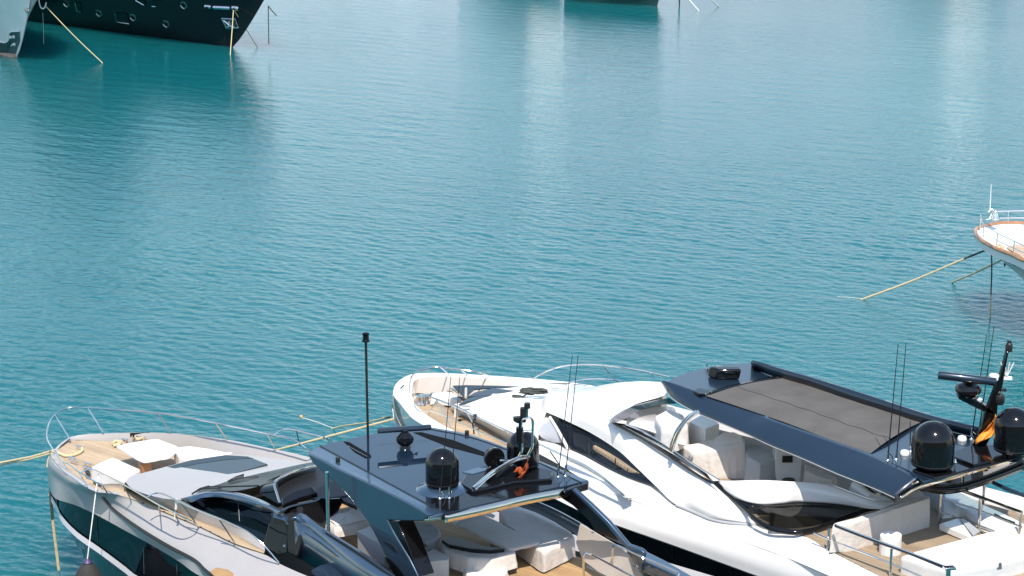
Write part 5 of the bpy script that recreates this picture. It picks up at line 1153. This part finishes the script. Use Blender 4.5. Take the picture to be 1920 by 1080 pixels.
railR([(40, 90), (250, 188), (380, 248), (480, 312), (560, 372), (640, 440), (715, 505)], [5.02, 5.05, 5.05, 5.0, 4.9, 4.75, 4.6], .028, fE)
railR([(385, 405), (430, 402), (560, 448), (760, 540), (900, 600), (1010, 648)], [4.35, 4.5, 4.6, 4.65, 4.65, 4.65], .016)
def postR(a, za, b, zb): tube("rail_post", [W(fC(*a), za), W(fC(*b), zb)], .018, M['steel'], R_, n=7)
for a, za, b, zb in (((505, 76), 4.9, (570, 130), 4.3), ((655, 92), 4.88, (705, 132), 4.36), ((1722, 60), 5.18, (1838, 192), 4.45), ((2080, 118), 5.1, (2110, 155), 4.6),
                     ((470, 312), 4.92, (580, 525), 4.38), ((700, 410), 5.0, (800, 590), 4.42), ((985, 545), 5.02, (1030, 610), 4.5), ((1325, 705), 5.05, (1405, 820), 4.5)): postR(a, za, b, zb)
tag(MB().tube(cr(WZ(fC, [(762, 440), (755, 470), (745, 500), (752, 540), (755, 575)], 5.0, 4.45), 16), .022, 6).tube(cr(WZ(fC, [(765, 450), (770, 430), (755, 435), (765, 465)], 5.02), 12), .03, 6).build("rail_line", M['satin']), "short black line tied to the white yacht's near bow rail", "line")
bR = FR.cen((741, 786))
rope("mooring_rope", [bR - V(.05, 0, 0), W((525, 842), 1.6), W((430, 865), .3)], .035, M['rope'], "long tan rope from the white yacht's bow passing behind the silver yacht's far rail", "mooring ropes")
bq = FR.cen((735, 781)); wq = W((624, 803.5), 0)
rope("mooring_rope", [bq - V(.04, 0, 0), W((733, 781.5), bq[2] - .05), bq * .9 + wq * .1], .03, M['rope_dark'], "dark end where the upper rope leaves the white yacht's bow", "mooring ropes", n=8)
rope("mooring_rope", [bq * .9 + wq * .1, W((685, 793), (bq[2]) * .52), wq, wq + V(-.6, .3, -.3)], .03, M['rope'], "upper tan rope from the white yacht's bow ending in the open water", "mooring ropes")
rope("floating_line", [wq + V(0, 0, .02), W((606, 796), .02), W((590, 790), .02), W((566, 783), .02)], .011, M['rope_white'], "thin pale line floating on the water towards a tiny yellow float", "floating lines", cat="line")
tag(MB().lathe(W((565, 782), 0), [(.001, -.04), (.05, -.02), (.06, .03), (.04, .06), (.001, .07)], 14).build("mooring_float", M['buoy']), "tiny yellow float at the end of the thin floating line", "float")
rope("anchor_rope", [W(fC(172, 452), 2.7), WY(fC(171, 520), W(fC(172, 452), 2.7)[1]), WY(fC(172, 640), W(fC(172, 452), 2.7)[1])], .05, M['rope_dark'], "dark rope hanging straight down from the white yacht's bow", "hanging bow rope")
# ================================================================== other boats
def hull_mesh(stem, fwd, length, beam, free, rake, flare=.45, entry=.38, sheer=.15, fine=1.5, rexp=1.15, zs=(-.6, 0, .1, .2, .35, .5, .65, .8, 1.0)):
    """a ship's hull: rows of waterlines from stem to transom, port and starboard; returns MB and the deck edge lists"""
    f = np.array([fwd[0], fwd[1], 0.]); f /= np.linalg.norm(f); s = V(f[1], -f[0], 0)
    n = 40; us = np.linspace(0, 1, n) ** 1.5; m = MB(); edges = []
    for sg in (-1, 1):
        rows = []
        for z in zs:
            zz = z if z < 0 else z * free
            k = max(0, z); row = []
            for u in us:
                sh = (1 - (1 - min(1, u / (entry + .25 * (1 - k)))) ** (fine + 1.3 * k)) * (1 - .12 * max(0, u - .7) / .3)
                b = beam / 2 * sh * (1 - flare * (1 - k) * (1 - .6 * u))
                x = rake * k ** rexp * (1 - u) - u * length
                row.append(stem + f * x + s * sg * max(b, .03) + V(0, 0, zz + sheer * free * k * (1 - u) ** 2))
            rows.append(row)
        m.loft(rows, spline=False); edges.append(rows[-1])
    t = [(q0, q1) for q0, q1 in zip(edges[0], edges[1])]
    return m, edges, f, s

def simple_yacht(name, stem, fwd, length, beam, free, rake, hm, label, tiers, par_cat="yacht", group=None, deckm='white', house='white', slope=1.2, wb=(.38, .72), nose=.3, **k):
    root = thing(name, stem + np.array([fwd[0], fwd[1], 0.]) * -length * .4, label, par_cat, group)
    m, ed, f, s = hull_mesh(stem, fwd, length, beam, free, rake, **k)
    h = m.build("hull", hm, root, ang=60)
    MB().loft([[q - V(0, 0, .25) for q in ed[0]], [q - V(0, 0, .25) for q in ed[1]]], spline=False).build("deck", M[deckm], root)
    for sg in (0, 1): MB().tube(ed[sg], .07, 6).build("cap_rail", M['plastic'], root)
    z = free * .92
    for i, (x0, x1, w, hh) in enumerate(tiers):
        c = stem - f * ((x0 + x1) / 2) + V(0, 0, z)
        L2, w2 = (x1 - x0) / 2, w / 2
        P = [c + f * L2 * .80 + s * w2 * max(.75, nose), c + f * L2 + s * w2 * nose, c + f * L2 - s * w2 * nose, c + f * L2 * .8 - s * w2 * max(.75, nose), c - f * L2 - s * w2, c - f * L2 + s * w2]
        T = [q - f * (slope if j < 4 else 0) + V(0, 0, hh) for j, q in enumerate(P)]
        mm = MB(); v = P + T; mm.add(v, [tuple(range(6)), tuple(range(11, 5, -1))] + [(a, (a + 1) % 6, (a + 1) % 6 + 6, a + 6) for a in range(6)])
        d = mm.build("deckhouse", M[house], root, bevel=.15)
        G0 = [a * (1 - wb[0]) + b * wb[0] for a, b in zip(P, T)]; G1 = [a * (1 - wb[1]) + b * wb[1] for a, b in zip(P, T)]
        G0 = [c + V(0, 0, g[2] - c[2]) + (g - c) * V(1, 1, 0) * 1.012 for g in G0]; G1 = [c + V(0, 0, g[2] - c[2]) + (g - c) * V(1, 1, 0) * 1.012 for g in G1]
        mm = MB().loft([G0 + [G0[0]], G1 + [G1[0]]], spline=False); mm.build("window_band", M['glass'], d)
        z += hh
    return root, h, f, s

# black superyacht, upper left
bst = W((436, 88.5), 0)
B_, bh, bf, bs = simple_yacht("superyacht", bst, (.70, -.714), 46, 9.0, 5.6, 6.2, M['hull_black'], "long black-hulled superyacht with chrome portholes, bow to the right, at the upper left", [(10, 40, 7.5, 2.8), (13, 36, 6.8, 2.6), (16, 32, 5.5, 2.4)], flare=.5, entry=.42, rexp=.87, deckm='hull_black', house='hull_black')
T_ = surf(bh)
def on(tree, p, off=.03):
    q, n = hit(tree, p)
    return (None, None) if q is None else (q + n * off, n)
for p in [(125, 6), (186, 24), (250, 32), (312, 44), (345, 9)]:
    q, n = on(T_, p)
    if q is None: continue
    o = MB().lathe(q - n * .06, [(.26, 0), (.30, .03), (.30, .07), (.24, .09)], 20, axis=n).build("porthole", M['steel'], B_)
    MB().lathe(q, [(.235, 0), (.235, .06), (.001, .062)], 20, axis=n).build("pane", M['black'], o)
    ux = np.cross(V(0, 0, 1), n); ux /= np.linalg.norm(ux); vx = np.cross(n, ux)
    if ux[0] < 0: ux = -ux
    tube("porthole_highlight", [q + n * .06 + .29 * (math.cos(a) * ux + math.sin(a) * vx) for a in np.linspace(math.radians(185), math.radians(265), 10)], .04, M['lacquer'], o, n=6)  # white arc stands in for the glint on the porthole rim
def patch(tree, pts, off, mt, name, par, frame=None):
    Q = [on(tree, p, off)[0] for p in pts]
    if any(q is None for q in Q): return None
    o = ob(name, Q + [q - (0.04 if True else 0) * V(0, -1, 0) for q in Q], [tuple(range(len(Q))), tuple(range(2 * len(Q) - 1, len(Q) - 1, -1))] + [(i, (i + 1) % len(Q), (i + 1) % len(Q) + len(Q), i + len(Q)) for i in range(len(Q))], mt, par, smooth=False)
    if frame: tube("frame", [Q[i] for i in frame], .045, M['steel'], o, n=6)
    return o
def z3(x, y): return (80 + x / 8, y / 8)
def z4(x, y): return (300 + x / 8, y / 8)
patch(T_, [z3(1085, 180), z3(1270, 200), z3(1305, 355), z3(1120, 325)], .05, M['black'], "hull_port", B_, frame=(0, 3, 2))
patch(T_, [z3(490, 30), z3(575, 40), z3(580, 175), z3(520, 165)], .05, M['black'], "hull_port", B_, frame=(0, 3, 2))
patch(T_, [z3(1400, 2), z3(1530, 2), z3(1560, 70), z3(1520, 72)], .05, M['black'], "hull_port", B_, frame=(0, 3))
patch(T_, [z3(1640, 5), z3(1790, 5), z3(1700, 95), z3(1645, 92)], .05, M['black'], "hull_port", B_, frame=(3, 2))
for a, b, w in (((680, 90), (775, 100), .10), ((805, 105), (1060, 118), .10), ((1090, 112), (1190, 122), .12)):
    A0, n0 = on(T_, z4(*a), .05); B0, n1 = on(T_, z4(*b), .05)
    if A0 is not None and B0 is not None:
        o = MB().tube([A0, A0 * .9 + B0 * .1, A0 * .1 + B0 * .9, B0], [w, w * 1.7, w * 1.7, w], 8).build("hull_fairlead", M['steel'], B_)
        if b[0] - a[0] < 130: MB().lathe((A0 + B0) / 2 + n0 * .1, [(.1, 0), (.1, .1), (.001, .1)], 10, axis=n0).build("fairlead_eye", M['black'], o)
ap = patch(T_, [z4(930, 275), z4(1135, 285), z4(1185, 415), z4(1010, 430)], .04, M['hull_green'], "anchor_pocket", B_, frame=(0, 1, 2, 3, 0))
A0, n0 = on(T_, z4(970, 300), .12); B0, _ = on(T_, z4(1065, 380), .12); C0, _ = on(T_, z4(1010, 415), .12); D0, _ = on(T_, z4(1130, 405), .12); E0, _ = on(T_, z4(1060, 300), .12)
if A0 is not None:
    MB().tube([A0, B0], .07, 6).tube([C0, B0, D0], .08, 6).tube([E0, B0], .06, 6).build("anchor", M['steel'], ap if ap else B_)
hq, _ = on(T_, z4(1120, 125), .15)
def wl_rope(name, a, p, r, mt, label, group="mooring ropes", cat="rope"):
    e = W(p, 0); return rope(name, [a, (a + e) / 2 - V(0, 0, .12), e + V(0, 0, -.05)], r, mt, label, group, cat=cat)
wl_rope("mooring_rope", hq, (431.5, 103), .034, M['rope'], "tan rope falling almost straight from the black superyacht's bow fairlead past the anchor")
rope("mooring_rope", [hq, W((483, 89), 0)], .036, M['rope'], "tan rope slanting right across the black superyacht's stem", "mooring ropes", n=6)
sx = WP((503, 11), bst, np.cross(bf, V(0, 0, 1)))
rope("mooring_rope", [sx, WY((503.5, 50), sx[1]), WY((504, 83), sx[1])], .04, M['rope_dark'], "dark line hanging straight down to the water off the black superyacht's stem", "hanging bow rope")
rope("mooring_rope", [sx, WY((510, 20), sx[1] - .6), WY((518, 29), sx[1] - 1.2)], .045, M['rope_dark'], "short dark line angling out from the black superyacht's stem", "mooring ropes")
# grey yacht, bow on, at the left edge
gst = W((31, 108), 0)
G_, gh, gfw, gs_ = simple_yacht("superyacht", gst, (.50, -.866), 42, 8.8, 5.4, 5.5, M['hull_grey'], "pale grey superyacht seen bow on at the upper left corner with a green anchor recess", [(12, 34, 7, 2.8), (15, 30, 6.2, 2.6), (18, 27, 5, 2.4)], flare=.5, entry=.26, sheer=.2, fine=1.5, rexp=.8)
TG = surf(gh)
def z2(x, y): return (x / 9, y / 9)
patch(TG, [z2(2, 720), z2(60, 715), z2(130, 700), z2(172, 650), z2(175, 535), z2(340, 525), z2(340, 700), z2(270, 910), z2(120, 890), z2(2, 880)], .05, M['hull_green'], "anchor_recess", G_)
e = [on(TG, z2(*p), .07)[0] for p in ((2, 690), (60, 712), (120, 705), (165, 650), (172, 545), (335, 522))]
e = [q for q in e if q is not None]
if len(e) > 2: tube("recess_trim", cr(e, 20), .05, M['plastic'], G_, n=6)
e = [on(TG, z2(*p), .06)[0] for p in ((2, 925), (100, 945), (200, 955), (268, 965))]
e = [q for q in e if q is not None]
if len(e) > 1: tube("boot_stripe", e, .22, M['boot'], G_, n=6)
for p in ((200, 620), (250, 615), (262, 740)):
    q, n = on(TG, z2(*p), .08)
    if q is not None: MB().lathe(q, [(.1, -.05), (.13, .0), (.1, .1), (.001, .12)], 8, axis=n).build("anchor_fluke", M['plastic'], G_)
q, n = on(TG, z2(466, 168), .05)
if q is not None:
    o = MB().lathe(q - n * .05, [(.16, 0), (.24, .04), (.24, .1), (.16, .12)], 20, axis=n).build("hull_fairlead", M['steel'], G_); MB().lathe(q + n * .05, [(.14, 0), (.14, .03), (.001, .04)], 12, axis=n).build("fairlead_eye", M['boot'], o)
stG = WP((78, 12), gst, np.cross(gfw, V(0, 0, 1)))
tube("bow_trim", cr([WP(z2(*p), gst - gfw * .6, gfw) for p in ((655, 0), (670, 80), (700, 140), (735, 145), (765, 100), (780, 40))], 20), .05, M['plastic'], G_, n=6)
ga = WY((85, 11), gst[1] - 1.5)
wl_rope("mooring_rope", ga, (193.5, 118), .03, M['rope'], "pale tan taut mooring rope from the grey superyacht's bow into the dark water")
rope("anchor_rope", [WY((80, 24), gst[1] - .4), WY((81.5, 55), gst[1] - .4), WY((82, 82), gst[1] - .4)], .018, M['grey_box'], "thin grey line hanging down from the grey superyacht's bow", "hanging bow rope")

# dark hull at the top edge, and the moored boats beyond the frame that the water mirrors
dst = W((1232, 11), 0)
D_, dh, _, _ = simple_yacht("superyacht", dst, (.83, -.56), 9, 3.0, 2.2, 1.0, M['hull_green'], "dark-hulled boat just showing its waterline at the top edge of the picture", [(3, 7.5, 2.0, 1.2)], slope=.9)
wl_rope("mooring_rope", WY((1275, -25), dst[1] - 3), (1311, 20), .05, M['rope_white'], "left of two short white ropes slanting into the water at the top edge")
wl_rope("mooring_rope", WY((1312, -25), dst[1] - 3), (1349, 12), .05, M['rope_white'], "right of two short white ropes slanting into the water at the top edge")
tag(tube("dark_line", [WY((1273, -30), dst[1] - 1), W((1274, 8), 0)], .06, M['rope_dark'], n=6), "short dark vertical line touching the water at the top edge", "line", "hanging bow rope")
FAR = [(1046, 205, 34, 8.4, 3.2, (.22, -1), 'white', [(2.4, 30, 8, 2.2), (4, 28, 6, 2.4), (5.6, 25, 4.6, 2.0)]),
       (1850, 236, 38, 8, 4.4, (.15, -1), 'white', [(8, 32, 7.5, 3), (10, 28, 7, 2.8), (13, 24, 6, 2.6)]),
       (-40, 215, 30, 8, 4.4, (.3, -1), 'white', [(4, 28, 7.5, 3), (6, 26, 7, 3), (8, 22, 6, 2.6)])]
FAR_WORDS = ["tall white superyacht mirrored as the bright patch at the top centre", "white superyacht mirrored at the top right corner", "white superyacht mirrored at the far left below the grey bow"]
for (px, y, ln, bmw, fb, fw, hm, tr), wd in zip(FAR, FAR_WORDS):
    simple_yacht("superyacht", V((px - 960) / FOC * y * 1.03, y, 0), fw, ln, bmw, fb, 3.0, M[hm], wd, tr, slope=1.5, nose=.62 if px in (1046, 1850, -40) else .3, wb=(.47, .57) if px in (1046, 1850, -40) else (.38, .72), house='lacquer' if px in (1046, 1850, -40) else 'white', group="superyachts moored beyond the frame")

r_ = np.random.default_rng(3)
hx = np.linspace(-420, 420, 90); hv, hf = [], []
for j, (yy, hh) in enumerate(((400, 0.0), (412, .55), (450, .8), (520, 1.0), (640, .7))):
    for x in hx: hv.append(V(x, yy + 12 * math.sin(x * .03 + j), -1 + hh * (46 + 9 * math.sin(x * .021 + 1) + 5 * math.sin(x * .06) + r_.uniform(-2, 2))))
for j in range(4):
    for i in range(89): hf.append((j * 90 + i, j * 90 + i + 1, (j + 1) * 90 + i + 1, (j + 1) * 90 + i))
tag(ob("unseen_hills", hv, hf, M['hill']), kind="structure")  # unseen hillside, added to dim the low sky mirrored in the water

# classic yacht's bow at the right edge
def zc_(x, y): return (1800 + x / 5.4, 340 + y / 5.4)
FK = Frame(W(zc_(155, 500), 3.5), 47)
K_ = thing("classic_yacht", FK.w(6, 0, 0), "white classic yacht's bow with varnished wooden cap rail and brass bell at the right edge", "yacht")
def extK(q, d, dy=0): return [q + FK.a * d + FK.s * dy]
kn = WZ(zc_, [(155, 500), (160, 530), (180, 565), (232, 612), (300, 650), (370, 687), (450, 717), (542, 752), (648, 805)], [3.5, 3.49, 3.48, 3.46, 3.44, 3.42, 3.4, 3.38, 3.36]); kn += extK(kn[-1], 6, -.3) + extK(kn[-1], 14, -.2)
kf = WZ(zc_, [(155, 500), (165, 488), (200, 468), (300, 447), (420, 428), (540, 426), (648, 434)], [3.5, 3.5, 3.49, 3.47, 3.44, 3.42, 3.4]); kf += extK(kf[-1], 6, .7) + extK(kf[-1], 14, .8)
stem_k = [FK.cen(zc_(*p)) for p in ((300, 668), (352, 742), (440, 822), (560, 932), (648, 1003))]
def krow(S, B, tau, sg, dz=0.0): return [S + FK.a * t + FK.s * sg * B * (1 - math.exp(-t / tau)) + V(0, 0, dz * t) for t in (0, .5, 1.2, 2.2, 3.5, 5, 7, 10, 15, 22)]
S_low = stem_k[-1] + FK.a * 1.4 + V(0, 0, -(stem_k[-1][2] + .3))
for nm, top, sg in (("hull", kn, -1), ("far_topside", kf, 1)):
    o_ = skin(nm, [top, krow(stem_k[0], 2.3, 2.6, sg), krow(stem_k[2], 2.2, 4.0, sg), krow(stem_k[4], 2.1, 5.5, sg), krow(S_low, 2.0, 7.0, sg)], M['white'], K_, n=44, sub=18, ang=70)
    if nm == "hull": hk_ = o_
cn_, cfr = cr(kn, 60), cr(kf, 60)
tube("cap_rail", [q + V(0, 0, .02) for q in cn_], .085, M['wood'], K_, n=8); tube("cap_rail", [q + V(0, 0, .02) for q in cfr], .085, M['wood'], K_, n=8)
MB().slab([q - V(0, 0, .30) + FK.s * .03 for q in cn_[1:40:2]] + [q - V(0, 0, .30) - FK.s * .03 for q in cfr[1:40:2]][::-1], DN(.05)).build("deck", M['white'], K_, smooth=False)
m = MB().loft([cn_, [q - V(0, 0, .32) + FK.s * .04 for q in cn_]], spline=False).loft([cfr, [q - V(0, 0, .32) - FK.s * .04 for q in cfr]], spline=False); m.build("bulwark", M['white'], K_)
slab("teak_panel", WZ(zc_, [(470, 665), (560, 640), (700, 645), (700, 810), (590, 740), (500, 690)], 3.16), DN(.02), teak("teak_deck_planks_classic", math.atan2(FK.a[1], FK.a[0]), (.52, .38, .27)), K_, bevel=0)
def kr(P, zs, r=.03): tube("deck_rail", cr(WZ(zc_, P, zs), 30), r, M['steel'], K_, n=7)
kr([(375, 302), (490, 298), (620, 296), (700, 297)], [4.25, 4.25, 4.25, 4.25]); kr([(400, 370), (490, 368), (620, 368), (700, 370)], [3.85] * 4)
kr([(290, 470), (380, 525), (550, 606), (648, 650), (720, 685)], [4.2] * 5, .022); kr([(245, 515), (310, 560), (380, 600), (545, 677), (648, 722), (720, 755)], [3.85] * 6, .018)
kr([(205, 350), (225, 410), (255, 450), (292, 472)], [4.3, 4.28, 4.25, 4.2], .02)
def kp(a, b, zb, r=.026): q = W(zc_(*b), zb); tube("rail_post", [q, WY(zc_(*a), q[1])], r, M['steel'], K_, n=7)
kp((242, 440), (236, 565), 3.46); kp((380, 522), (372, 655), 3.42); kp((550, 604), (542, 740), 3.38); kp((490, 296), (484, 430), 3.42); kp((208, 340), (198, 488), 3.49, .035); kp((352, 380), (352, 438), 3.45)
bq_ = W(zc_(355, 385), 3.85); kb = mpp(bq_) / 5.4
MB().lathe(bq_, [(40 * kb, 0), (42 * kb, 6 * kb), (32 * kb, 22 * kb), (26 * kb, 55 * kb), (20 * kb, 78 * kb), (8 * kb, 92 * kb), (7 * kb, 104 * kb), (.001, 105 * kb)], 24).build("ship_bell", mat("bright_bell_metal", (.80, .74, .66), .2, 1.0, var=.05), K_)
MB().tube(WZ(zc_, [(300, 375), (320, 330), (340, 290)], [3.9, 4.05, 4.25]), .025, 6).tube([WY(zc_(285, 312), bq_[1]), WY(zc_(330, 275), bq_[1])], .03, 6).tube([WY(zc_(265, 388), bq_[1]), WY(zc_(315, 378), bq_[1])], .02, 6).build("bell_bracket", M['plastic'], K_)
js = WY(zc_(302, 300), bq_[1]); MB().tube([js, WY(zc_(310, 150), bq_[1]), WY(zc_(316, 30), bq_[1])], [.022, .018, .012], 7).build("jackstaff", M['plastic'], K_)
TK = surf(hk_)
Q = [on(TK, zc_(*p), .04)[0] for p in ((500, 778), (545, 795), (585, 830), (582, 852), (540, 838), (505, 805))]
if all(q is not None for q in Q):
    pk = ob("hawse_plate", Q + [q + V(0, .03, 0) for q in Q], [tuple(range(6)), tuple(range(11, 5, -1))] + [(i, (i + 1) % 6, (i + 1) % 6 + 6, i + 6) for i in range(6)], M['black'], K_, smooth=False)
    for p in ((525, 803), (560, 825)):
        q, n = on(TK, zc_(*p), .06)
        if q is not None: MB().lathe(q, [(.07, 0), (.1, .03), (.07, .06)], 12, axis=n).build("hawse_ring", M['steel'], pk)
m = MB().tube(cr(WZ(zc_, [(375, 655), (400, 640), (430, 665), (445, 680), (410, 660), (440, 665)], 3.3), 24), .05, 6)
tag(m.build("coiled_mooring_rope", M['rope']), "tan rope coiled on the classic yacht's deck behind the near rail", "rope")
s0 = FK.cen(zc_(300, 680)); 
rope("mooring_rope", [s0, s0 * .8 + W((1622, 560), 0) * .2], .04, M['rope_dark'], "dark end of the long rope at the classic yacht's stem", "mooring ropes", n=8)
e0 = W((1622, 560), 0); rope("mooring_rope", [s0 * .8 + e0 * .2, s0 * .4 + e0 * .6 - V(0, 0, .05), e0 + V(-.3, 0, -.1)], .042, M['rope'], "long tan rope running left from the classic yacht's stem down to the water", "mooring ropes")
s1 = FK.cen(zc_(425, 795)); e1 = W((1790, 527), 0); rope("mooring_rope", [s1, (s1 + e1) / 2 - V(0, 0, .04), e1 + V(-.2, 0, -.1)], .038, M['rope'], "short tan rope behind the classic yacht's hanging line, ending in the water", "mooring ropes")
tag(tube("floating_line", [W((1622, 560), .02), W((1600, 558), .02), W((1570, 556), .02)], .008, M['rope_white'], n=5), "thin pale line on the water at the end of the classic yacht's long rope", "line", "floating lines")
s2 = FK.cen(zc_(330, 700)) - FK.a * .05
rope("anchor_rope", [s2, WY((1859.5, 510), s2[1]), WY((1858, 553), s2[1])], .03, M['rope_dark'], "shade-coloured dark upper part of the rope hanging straight below the classic yacht's stem", "hanging bow rope")  # top of the tan rope given a dark colour for hull shade
rope("anchor_rope", [WY((1858, 552), s2[1]), WY((1857, 590), s2[1]), WY((1855.5, 640), s2[1])], .03, M['rope'], "pale lower part of the rope hanging below the classic yacht's stem", "hanging bow rope")
tag(tube("bilge_line", [WY(zc_(453, 825), s1[1]), WY(zc_(453, 862), s1[1])], .04, M['rope_dark'], n=5), "very short dark line below the classic yacht's flare", "line", "hanging bow rope")

# the quay and building the picture was taken from (behind the viewpoint; seen only in reflections)
tag(MB().slab([V(-160, 6, 1.6), V(160, 6, 1.6), V(160, -80, 1.6), V(-160, -80, 1.6)], DN(4)).build("quay", M['stone'], smooth=False), kind="structure")
hb_ = thing("harbour_building", V(0, -30, 1.6), "sandstone harbour building behind the viewpoint", "building")
MB().slab([V(-120, -4, 1.6), V(120, -4, 1.6), V(120, -50, 1.6), V(-120, -50, 1.6)], V(0, 0, 18)).build("wall", M['stone'], hb_, smooth=False)
for i in range(26):
    for zf in (4.5, 10.5):
        MB().box(V(-106 + i * 8.5, -3.97, zf + 1.4), V(1.1, 0, 0), V(0, .05, 0), V(0, 0, 1.6)).build("window", M['glass'], hb_, smooth=False)
